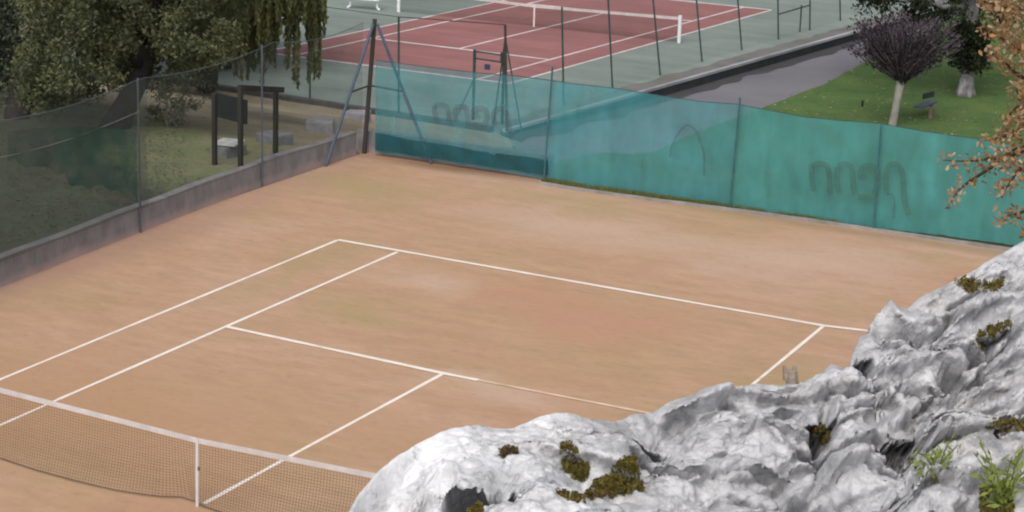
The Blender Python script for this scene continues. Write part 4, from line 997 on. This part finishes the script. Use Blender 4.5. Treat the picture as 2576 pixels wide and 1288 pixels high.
oak_shape = [(-.5, 0), (-.32, .16), (-.2, .12), (-.05, .32), (.1, .2), (.25, .3), (.5, 0), (.25, -.3), (.1, -.2), (-.05, -.32), (-.2, -.12), (-.32, -.16)]
crown('crown', ot, [leaf_mesh(PO, .060, None, 1.5, oak_shape)], leafmat('oak_leaf', [(.11, .12, .055), (.20, .165, .08), (.32, .20, .10), (.48, .37, .27), (.42, .20, .065), (.46, .36, .23)], .3, 1.8))

# ------------------------------------------------------------------ ground stuff
def scatter(name, pts, size, m, flat=.3, shape=None, kind='stuff', label=None):
    V, F = leaf_mesh(pts, size, None, 1.4, shape); k_ = len(V) // len(pts); c_ = np.repeat(pts, k_, 0); V = c_ + (V - c_) * np.array([1, 1, flat]); return tag(link_mesh(name, np_mesh(name, V, F), m), label, None, None, kind)
Pl = []
for _ in range(560):
    u, v = sv(1950, 2560), sv(130, 345)
    h = gbvh.ray_cast(Vector(CAM), Vector(ray(u, v)).normalized())[0]
    if h: Pl.append((h.x, h.y, h.z + .03))
scatter('fallen_leaves', np.array(Pl), .11, leafmat('fallen', [(.12, .10, .05), (.24, .19, .08), (.42, .38, .20)], .1, 3))
Pl = []
for _ in range(4200):
    u, v = sv(-40, 470), sv(215, 660)
    h = gbvh.ray_cast(Vector(CAM), Vector(ray(u, v)).normalized())[0]
    if h and h.x < -3.95: Pl.append((h.x, h.y, h.z + .025 + .015 * random.random()))
Pl = np.array(Pl)
scatter('leaf_litter', Pl, .065, leafmat('litter', [(.038, .039, .031), (.052, .049, .040), (.080, .062, .053), (.050, .062, .042)], .1, 1.2))
Pg = []
for _ in range(1700):
    u, v = sv(-40, 640), sv(280, 640); q = fbm(u * .012, v * .02)
    h = gbvh.ray_cast(Vector(CAM), Vector(ray(u, v)).normalized())[0]
    if h and h.x < -3.95 and q > .02 and (h.y < 13.5 or random.random() < .12): Pg.append((h.x, h.y, h.z + .05 * random.random() + .02))
scatter('ground_cover', np.array(Pg), .10, leafmat('ivy', [(.048, .070, .044), (.060, .082, .052), (.074, .098, .058)], .2, 1.2))
# grass tufts along the end kerb and near the platform
Pt = []
for _ in range(8000):
    x = random.uniform(.98, 7.5); w = .5 + .9 * noise3(x * 1.7, 0, 3)
    if random.random() < w * (1 if x < 5 else .5): Pt.append((x, random.uniform(KY(x) + .08, 18.62), .02))
Pt = np.array(Pt); n = len(Pt); dr = np.tile(np.array([0, 0, 1.0]), (n, 1))
V, F = leaf_mesh(Pt + np.array([0, 0, .042]), .080, dr, 1.9, [(-.5, .10), (.5, 0), (-.5, -.10)])
tag(link_mesh('grass', np_mesh('grass', V, F), leafmat('grass_blade', [(.09, .12, .03), (.14, .165, .045), (.20, .20, .07)], .3, 2)), kind='stuff')

# ------------------------------------------------------------------ foreground limestone
crest = [(300, 9000, 5.2), (760, 2300, 5.2), (800, 1800, 5.2), (835, 1500, 5.2), (852, 1370, 5.2), (872, 1288, 5.2), (900, 1235, 5.27), (960, 1170, 5.4), (1050, 1112, 5.55), (1130, 1077, 5.65), (1190, 1066, 5.7), (1290, 1076, 5.75), (1340, 1052, 5.8), (1390, 1036, 5.85),
         (1440, 1037, 5.9), (1490, 1053, 5.95), (1540, 1056, 6.0), (1580, 1046, 6.1), (1620, 1030, 6.15), (1700, 1008, 6.25), (1780, 993, 6.35), (1850, 976, 6.4), (1900, 967, 6.45), (1950, 973, 6.5), (2000, 968, 6.55), (2050, 969, 6.6), (2064, 960, 6.6), (2071, 932, 6.6),
         (2090, 918, 6.62), (2112, 921, 6.65), (2132, 948, 6.68), (2138, 920, 6.72), (2146, 880, 6.8), (2160, 850, 6.9), (2180, 836, 6.95), (2188, 822, 7.0), (2193, 778, 7.03), (2212, 755, 7.06), (2240, 750, 7.1), (2262, 768, 7.12), (2282, 774, 7.16), (2310, 748, 7.25), (2340, 736, 7.3), (2370, 722, 7.35),
         (2400, 706, 7.4), (2440, 681, 7.5), (2490, 650, 7.6), (2530, 622, 7.7), (2576, 597, 7.8), (2700, 540, 8.0), (2900, 500, 8.2), (3300, 460, 8.4), (4200, 440, 8.6)]
cq = []
for u, v, D in crest:
    p = upd(u, v, D) - CAM; cq.append((p.dot(RH), D, p[2] + CAM[2]))
cq = np.array(cq); cq = cq[np.argsort(cq[:, 0])]
def Dcrest(s): return np.interp(s, cq[:, 0], cq[:, 1])
def Zcrest(s): return np.interp(s, cq[:, 0], cq[:, 2])
_ss = np.linspace(-3, 8, 1101); _zk = Zcrest(_ss); _k = np.exp(-.5 * (np.arange(-40, 41) / 16) ** 2); _k /= _k.sum()
_zs = np.convolve(np.pad(_zk, 40, mode='edge'), _k, 'valid')
def Zsm(s): return np.interp(s, _ss, _zs)
def sD(u, v, z=8.17):
    p = up(u, v, z) - CAM; return p.dot(RH), p.dot(FH)
def ridged(x, y, z=0, o=4):
    t = 0; a = 1
    for i in range(o):
        t = t + a * (1 - np.abs(noise3(x * 2 ** i + 5 * i, y * 2 ** i, z + 3.7 * i)) * 2); a *= .5
    return t / 2
feat = []      # (u, v, half width px, half depth m, height m, power)
RAWF = []; RAWC = []
def F_(*a): RAWF.append(a)
F_(1140, 1262, 50, .05, -.05, 3)
F_(1055, 1290, 18, .14, -.06, 3)
F_(1450, 1190, 70, .10, -.045, 3); F_(1560, 1225, 70, .12, -.06, 3)
F_(1700, 1120, 110, .22, -.05, 2); F_(1660, 1060, 55, .10, -.06, 3); F_(1830, 1075, 120, .12, .05, 2)
F_(2060, 1112, 46, .10, -.06, 4)         # mossy pocket
F_(2085, 1010, 22, .12, .07, 3)
F_(2150, 1215, 95, .16, .09, 3)          # white block in front
F_(2258, 1150, 46, .12, -.05, 4)         # dark recess right of it
F_(2190, 915, 34, .11, -.11, 4)
F_(2260, 838, 75, .10, -.07, 4); F_(2350, 862, 60, .06, -.08, 4)
F_(2300, 950, 170, .035, -.06, 4)
F_(2330, 905, 130, .16, .06, 2)
F_(2480, 790, 120, .2, .05, 2); F_(2510, 860, 80, .06, -.05, 3)
F_(2530, 1080, 60, .07, -.06, 3); F_(2420, 1010, 160, .05, -.05, 2); F_(2400, 1090, 90, .12, .05, 2)
F_(1940, 1180, 130, .12, .05, 2); F_(1850, 1230, 120, .08, -.04, 3); F_(2010, 1290, 120, .1, -.03, 2)
F_(2470, 1270, 40, .15, -.10, 4); F_(2350, 1270, 90, .1, .05, 2)
rs = np.random.RandomState(21)
for _ in range(72):
    s = rs.uniform(-.45, 2.3) if _ < 46 else rs.uniform(2.2, 3.7); D = rs.uniform(4.7, 7.6); r = rs.uniform(.02, .06)
    feat.append((s, D, r * rs.uniform(1, 2.6), r * rs.uniform(.7, 1.6), -r * rs.uniform(.3, .8), 4))
TRENCH = []
def C_(*a): RAWC.append(a)
C_([(2198, 806), (2240, 836), (2300, 838), (2345, 822), (2400, 800)], .022, .09); C_([(2262, 862), (2330, 868), (2400, 850)], .016, .07)
C_([(2140, 962), (2250, 966), (2330, 955), (2420, 920), (2480, 905)], .018, .08); C_([(2200, 1085), (2260, 1080), (2320, 1042), (2460, 1030), (2600, 1015)], .020, .06)
C_([(1600, 1105), (1640, 1130), (1700, 1138), (1770, 1150)], .022, .07); C_([(1050, 1290), (1068, 1240), (1110, 1202), (1170, 1168), (1240, 1160)], .024, .05)
C_([(1660, 1115), (1740, 1062), (1800, 1022)], .025, .06); C_([(2066, 1090), (2070, 1000), (2076, 950)], .018, .07); C_([(2040, 1140), (2060, 1190), (2020, 1240), (1960, 1262)], .018, .06)
C_([(2190, 1108), (2280, 1132), (2340, 1120), (2420, 1090)], .018, .07); C_([(1618, 1170), (1640, 1110)], .018, .05); C_([(980, 1192), (1060, 1186)], .008, .03); C_([(1850, 1215), (1930, 1235), (1990, 1225)], .016, .04)
C_([(2400, 770), (2480, 760), (2576, 720)], .018, .06); C_([(2440, 880), (2510, 850), (2576, 800)], .02, .07); C_([(1530, 1062), (1620, 1046), (1700, 1024)], .016, .05)
def blocks(p, q, cell, seed, tiltamp, stepamp, crev, cw):
    """tilted angular blocks: nearest jittered cell, each a plane of its own, with sharp seams"""
    r_ = np.random.RandomState(seed); tab = r_.rand(64, 64, 6)
    pi_, qi = np.floor(p / cell).astype(int), np.floor(q / cell).astype(int)
    f1 = np.full(p.shape, 9e9); f2 = np.full(p.shape, 9e9); h1 = np.zeros(p.shape); h2 = np.zeros(p.shape)
    for a in (-1, 0, 1):
        for b in (-1, 0, 1):
            t = tab[(pi_ + a) % 64, (qi + b) % 64]
            cx = (pi_ + a + .5 + .8 * (t[..., 0] - .5)) * cell; cy = (qi + b + .5 + .8 * (t[..., 1] - .5)) * cell
            d = np.hypot(p - cx, q - cy)
            h = (t[..., 2] - .5) * 2 * tiltamp * (p - cx) + (t[..., 3] - .55) * 2 * tiltamp * (q - cy) + (t[..., 4] - .5) * 2 * stepamp
            new = d < f1
            h2 = np.where(new, h1, np.where(d < f2, h, h2)); f2 = np.where(new, f1, np.minimum(f2, d)); h1 = np.where(new, h, h1); f1 = np.where(new, d, f1)
    w_ = .5 + .5 * np.clip((f2 - f1) / (cell * .11), 0, 1); w_ = w_ * w_ * (3 - 2 * w_) if False else w_
    return w_ * h1 + (1 - w_) * h2 - crev * np.exp(-((f2 - f1) / cw) ** 2)
def rock_height(s, D):
    dc = Dcrest(s); zc = Zcrest(s); inn = dc - D
    z = Zsm(s) + (zc - Zsm(s)) * np.exp(-np.clip(inn, 0, 9) / .10)
    damp = np.clip(inn / .22, 0, 1) * .9 + .10
    ws_, wd = s + .045 * fbm(s * 3.2, D * 3.2, 9.1, 3), D + .045 * fbm(s * 3.2, D * 3.2, 4.4, 3)
    ws_ = ws_ + .010 * fbm(s * 15, D * 15, 2.1, 3); wd = wd + .010 * fbm(s * 15, D * 15, 6.6, 3)
    ca, sa = math.cos(.42), math.sin(.42); p, q = ca * ws_ + sa * wd, -sa * ws_ + ca * wd
    smoothL = np.clip((s - .15) / .5, .25, 1)            # the left dome is rounder and whiter
    rel = blocks(p * .62, q, .30, 3, .42, .06, .034, .016) * smoothL
    rel = rel + blocks(p * .7 + 5, q + 3, .12, 8, .50, .022, .014, .007) * (.35 + .65 * smoothL)
    rel = rel + blocks(p * .8 + 2, q + 9, .05, 12, .40, .006, .006, .005) * (.3 + .5 * smoothL)
    rel = rel + .04 * fbm(s * 2.2, D * 2.2, 3.3, 3) + .006 * fbm(p * 22, q * 30, 1.0, 4)
    msk = np.clip(fbm(s * 2.6, D * 2.6, 8.8, 3) * 1.5 + .35, 0, 1)
    rel = rel + .020 * (ridged(p * 9, q * 15, 2.2) - .6) * msk
    for pl, wd_, dp in TRENCH:
        dm = np.full(np.shape(s), 9.0)
        for (x0, y0), (x1, y1) in zip(pl[:-1], pl[1:]):
            L2 = (x1 - x0) ** 2 + (y1 - y0) ** 2; t = np.clip(((ws_ - x0) * (x1 - x0) + (wd - y0) * (y1 - y0)) / L2, 0, 1)
            dm = np.minimum(dm, np.hypot(ws_ - x0 - t * (x1 - x0), wd - y0 - t * (y1 - y0)))
        rel = rel - dp * np.exp(-(dm / wd_) ** 2)
    z = z + rel * damp
    for fs, fd, w, d, h, pw in feat:
        r = np.sqrt(((ws_ - fs) / w) ** 2 + ((wd - fd) / d) ** 2)
        z = z + h * np.exp(-r ** pw * .9) * np.clip(damp + .1, 0, 1)
    out = np.clip(-inn, 0, 30)
    z = z - 3.2 * out ** 1.15 + np.where(out > 0, .10 * fbm(s * 3, z * 2, D * 3), 0) * np.clip(out * 4, 0, 1)
    return np.maximum(z, -.4)
def sDr(u, v):
    r = ray(u, v); r = r / r.dot(FH); Ds = np.arange(4.4, 8.4, .01); ss_ = Ds * r.dot(RH)
    h = rock_height(ss_, Ds); hit = np.nonzero(CAM[2] + Ds * r[2] <= h)[0]
    k = hit[0] if len(hit) else len(Ds) - 1
    return ss_[k], min(Ds[k], float(Dcrest(ss_[k])) - .02)
f0 = feat; feat = []
_f = [(*sDr(u, v), w / 880.0, d, h, (r[0] if r else 2.0)) for u, v, w, d, h, *r in RAWF]
_t = [([sDr(*q) for q in pts], w, dp) for pts, w, dp in RAWC]
feat = f0 + _f; TRENCH.extend(_t)
sa_ = np.concatenate([np.linspace(-3.2, -.62, 24)[:-1], np.arange(-.62, 2.15, .006), np.arange(2.15, 3.8, .010), np.linspace(3.81, 6.5, 26)])
# rows follow the crest so that the rim stays crisp: t < 0 in front, t > 0 behind
ta_ = np.concatenate([-np.geomspace(.6, 5.5, 22)[::-1] - 1.9, -np.arange(2.5, .5, -.0075), -np.arange(.5, 0, -.005), np.linspace(0, .12, 12), np.linspace(.13, 3.4, 60)])
ta_ = np.array(sorted(set(np.round(ta_, 5))))
S_, T_ = np.meshgrid(sa_, ta_); Dg = Dcrest(S_) + T_
Zr = rock_height(S_, Dg)
for _ in range(1):
    Zr[1:-1, 1:-1] = (Zr[1:-1, 1:-1] * 2 + Zr[:-2, 1:-1] + Zr[2:, 1:-1] + Zr[1:-1, :-2] + Zr[1:-1, 2:]) / 6
# hollows under leaning ledges: carved floor, lip pushed out over it
CAVES = [(1212, 1205, 80, .11, .34, .17), (2058, 1098, 44, .09, .18, .07), (2236, 830, 62, .07, .13, .10), (2172, 925, 32, .08, .15, .06), (2256, 1165, 46, .10, .16, .06), (2335, 868, 64, .05, .09, .06),
         (1712, 1080, 48, .05, .07, .05), (2310, 1045, 60, .045, .07, .05), (1630, 1128, 40, .05, .08, .05), (2330, 955, 90, .035, .06, .05), (2500, 1068, 55, .06, .10, .06), (2500, 855, 55, .06, .09, .05), (1940, 1245, 60, .05, .06, .04)]
push = np.zeros_like(Zr); Zbase = Zr.copy()
for u, v, wp, dd_, deep, pu in CAVES:
    s0, D0 = sDr(u, v); D0 += .03; w = wp / 880.0
    wob = .16 * noise3(S_ * 13, Dg * 5, u * .1)
    ss_ = (S_ - s0) / w; arch = np.clip(1 - ss_ ** 2 * .6, 0, 1)
    back = D0 + dd_ * arch
    m_ = np.exp(-np.abs(ss_ + wob) ** 5) * np.clip((Dg - (D0 - dd_ * 1.2)) / .05, 0, 1) * np.clip((back - Dg) / .030, 0, 1)
    Zr = Zr - deep * m_ * arch
    lip = np.exp(-np.abs(ss_ + wob) ** 4) * np.exp(-np.clip((Dg - back - .008) / .10, 0, 9) ** 2) * (Dg >= back - .004)
    push = np.maximum(push, pu * lip * arch)
# push rims towards the viewer side to make small overhangs
def box(a, n, ax):
    c = np.cumsum(np.concatenate([np.repeat(a.take([0], ax), n + 1, ax), a, np.repeat(a.take([-1], ax), n, ax)], ax), ax)
    k = a.shape[ax]; return (c.take(range(2 * n + 1, 2 * n + 1 + k), ax) - c.take(range(0, k), ax)) / (2 * n + 1)
lo_ = Zr
for _ in range(2): lo_ = box(box(lo_, 8, 0), 10, 1)
hp = np.clip(Zr - lo_, -.10, .10)
fade_ = np.clip(-T_ / .08, 0, 1) * np.clip((T_ + 2.4) / .2, 0, 1) * np.clip((S_ + .45) / .1, 0, 1) * np.clip((3.7 - S_) / .1, 0, 1)
Dg2 = Dg - 1.3 * hp * fade_ - push * np.clip(-T_ / .05, 0, 1)         # high rims lean out, pocket floors recede: real overhangs
XYZ = CAM + S_[..., None] * RH + Dg2[..., None] * FH; XYZ[..., 2] = Zr
du_ = np.gradient(XYZ, axis=1); dv_ = np.gradient(XYZ, axis=0); nn_ = np.cross(du_, dv_); nn_ /= np.linalg.norm(nn_, axis=2)[..., None] + 1e-12
nz3 = .010 * fbm(XYZ[..., 0] * 10, XYZ[..., 1] * 10, XYZ[..., 2] * 14, 5, .6) + .010 * (ridged(XYZ[..., 0] * 26, XYZ[..., 1] * 26, XYZ[..., 2] * 40, 3) - .5)
edge_ = np.clip(np.abs(T_) / .12, .25, 1)
XYZ = XYZ + nn_ * (nz3 * edge_)[..., None]
ny_, nx_ = S_.shape; idx = np.arange(nx_ * ny_).reshape(ny_, nx_)
Fr = np.stack([idx[:-1, :-1], idx[:-1, 1:], idx[1:, 1:], idx[1:, :-1]], -1).reshape(-1, 4)
rock = link_mesh('rock_outcrop', np_mesh('rock_outcrop', XYZ.reshape(-1, 3), Fr), M['rock'], smooth=False)
tag(rock, 'rugged white and grey limestone outcrop in the lower right foreground', 'rock')
rbvh = BVHTree.FromPolygons([tuple(p) for p in XYZ.reshape(-1, 3)], [tuple(map(int, f)) for f in Fr])
def on_rock(u, v):
    h = rbvh.ray_cast(Vector(CAM), Vector(ray(u, v)).normalized()); return (np.array(h[0]), np.array(h[1])) if h[0] else (None, None)

MOSS = leafmat('moss', [(.050, .046, .012), (.10, .088, .018), (.16, .14, .03), (.15, .09, .04)], .2, 14)
MOSSB = leafmat('dry_moss', [(.05, .035, .02), (.10, .065, .035), (.14, .10, .05)], .2, 14)
def moss(poly, n, label, m=MOSS, size=.011, name='moss_clump', lift=.018, near=None):
    P = []; us = [p[0] for p in poly]; vs = [p[1] for p in poly]; tries = 0
    while len(P) < n and tries < n * 20:
        tries += 1; u, v = sv(min(us), max(us)), sv(min(vs), max(vs))
        if not in_poly(u + 9 * noise3(u * .06, v * .06, 1.1), v + 9 * noise3(u * .06, v * .06, 5.1), poly) or noise3(u * .07, v * .10, 3.3) + .6 * noise3(u * .2, v * .3, 1.3) < -.22: continue
        h, nn = on_rock(u, v)
        if h is None: continue
        P.append(h + np.array([0, 0, 1]) * lift * random.random() - ray(u, v) * .004 * random.random())
    if not P: return
    P = np.array(P)
    if near: P = P[np.linalg.norm(P - np.median(P, 0), axis=1) < near]
    V, F = leaf_mesh(P, size, None, 1.6)
    o = link_mesh(name, np_mesh(name, V, F), m); tag(o, label, 'moss', 'moss on the rock')
moss([(1405, 1120), (1440, 1125), (1478, 1170), (1482, 1210), (1455, 1215), (1415, 1180)], 1500, 'narrow slanting moss tuft in the rock, left of the largest clump')
moss([(1540, 1165), (1600, 1158), (1608, 1205), (1622, 1240), (1560, 1248), (1500, 1255), (1465, 1262), (1500, 1215), (1545, 1205)], 3200, 'largest olive moss clump on the front of the white rock')
moss([(1255, 1140), (1300, 1130), (1308, 1145), (1270, 1165)], 500, 'small brownish dry moss patch on the white rock', MOSSB, near=.035)
moss([(2008, 1045), (2030, 1080), (2060, 1070), (2100, 1085), (2085, 1115), (2060, 1122), (2035, 1110)], 2200, 'dark moss filling the deep pocket below the rock pinnacle', near=.075)
moss([(2478, 1075), (2520, 1055), (2590, 1060), (2590, 1085), (2520, 1090)], 1200, 'flat moss strip in a crevice at the right edge of the rock')
moss([(1172, 1288), (1192, 1268), (1212, 1278), (1218, 1300), (1180, 1300)], 600, 'little yellowish moss tuft at the very bottom of the rock', near=.045)
moss([(1375, 1240), (1410, 1240), (1480, 1262), (1470, 1272), (1400, 1255)], 500, 'thin trailing moss streak left of the largest clump', near=.05)
moss([(2400, 712), (2440, 705), (2490, 722), (2530, 700), (2525, 730), (2430, 740)], 900, 'sparse moss on the top slope of the upper rock', MOSS, .010)
moss([(2440, 870), (2490, 825), (2545, 815), (2520, 850), (2470, 880)], 1000, 'moss with dry stalks in the cleft of the upper rock', MOSS, .010)

LIME = leafmat('lime_leaf', [(.13, .17, .03), (.22, .28, .05), (.32, .38, .10)], .45, 6)
def sprig(base_uv, tips_uv, label, lsz=.024, per=7):
    h, _ = on_rock(*base_uv); D = (h - CAM).dot(FH)
    t = empty('rock_plant', tuple(h), label, 'plant', 'small green plants in the rock')
    mb = MB(); P = []; Dr = []
    for (u, v) in tips_uv:
        e = upd(u, v, D + sv(-.06, .03)); m1 = h + (e - h) * .5 + np.array([0, 0, .02]); pts = smooth_path([h + rng.normal(size=3) * .006, m1, e], 6)
        mb.tube(pts, list(np.linspace(.0028, .0012, len(pts))), 5)
        for k in range(per):
            i = int((.35 + .65 * (k + 1) / per) * (len(pts) - 1)); P.append(pts[i] + rng.normal(size=3) * .010); dd = pts[i] - pts[i - 1]; Dr.append(dd / np.linalg.norm(dd) + rng.normal(size=3) * .6)
    mb.build('stem', simple('stem', (.16, .18, .05), (.1, .11, .04)), t)
    crown('foliage', t, [leaf_mesh(np.array(P), lsz, np.array(Dr), 2.0, [(-.5, 0), (-.1, .22), (.5, 0), (-.1, -.22)])], LIME)
sprig((2355, 1205), [(2290, 1165), (2310, 1140), (2350, 1130), (2395, 1100), (2385, 1145), (2330, 1190), (2365, 1175), (2300, 1185), (2340, 1150), (2410, 1120)], 'small lime green sprig in the rock, left of the bigger plant', .019, 9)
sprig((2520, 1285), [(2450, 1140), (2470, 1120), (2500, 1170), (2545, 1150), (2575, 1130), (2480, 1200), (2530, 1200), (2570, 1190), (2440, 1190), (2550, 1230), (2490, 1240), (2470, 1270), (2530, 1250), (2600, 1160)], 'larger lime green plant at the lower right corner of the rock', .021, 14)
moss([(2465, 1230), (2540, 1225), (2550, 1300), (2465, 1300)], 1500, 'olive moss at the foot of the larger green plant')

# broken post just behind the rock edge
bs = upd(1992, 985, 6.9); mb = MB()
bz = bs[2] - .6
mb.tube([(bs[0], bs[1], bz), (bs[0], bs[1], bs[2] + .03), upd(1992, 932, 6.9)], [.024, .023, .021], 8)
e = upd(2000, 918, 6.9)
mb.tube([upd(1997, 945, 6.9), e], [.012, .006], 5); mb.tube([upd(1979, 955, 6.9), upd(1972, 918, 6.9)], [.014, .005], 5); mb.tube([upd(1986, 960, 6.9), upd(1982, 932, 6.9)], [.014, .008], 5)
tag(mb.build('broken_stake', simple('old_wood', (.40, .33, .28), (.24, .19, .16), 30, .95, .1, .5)), 'weathered broken wooden stake sticking up behind the rock edge', 'stake')
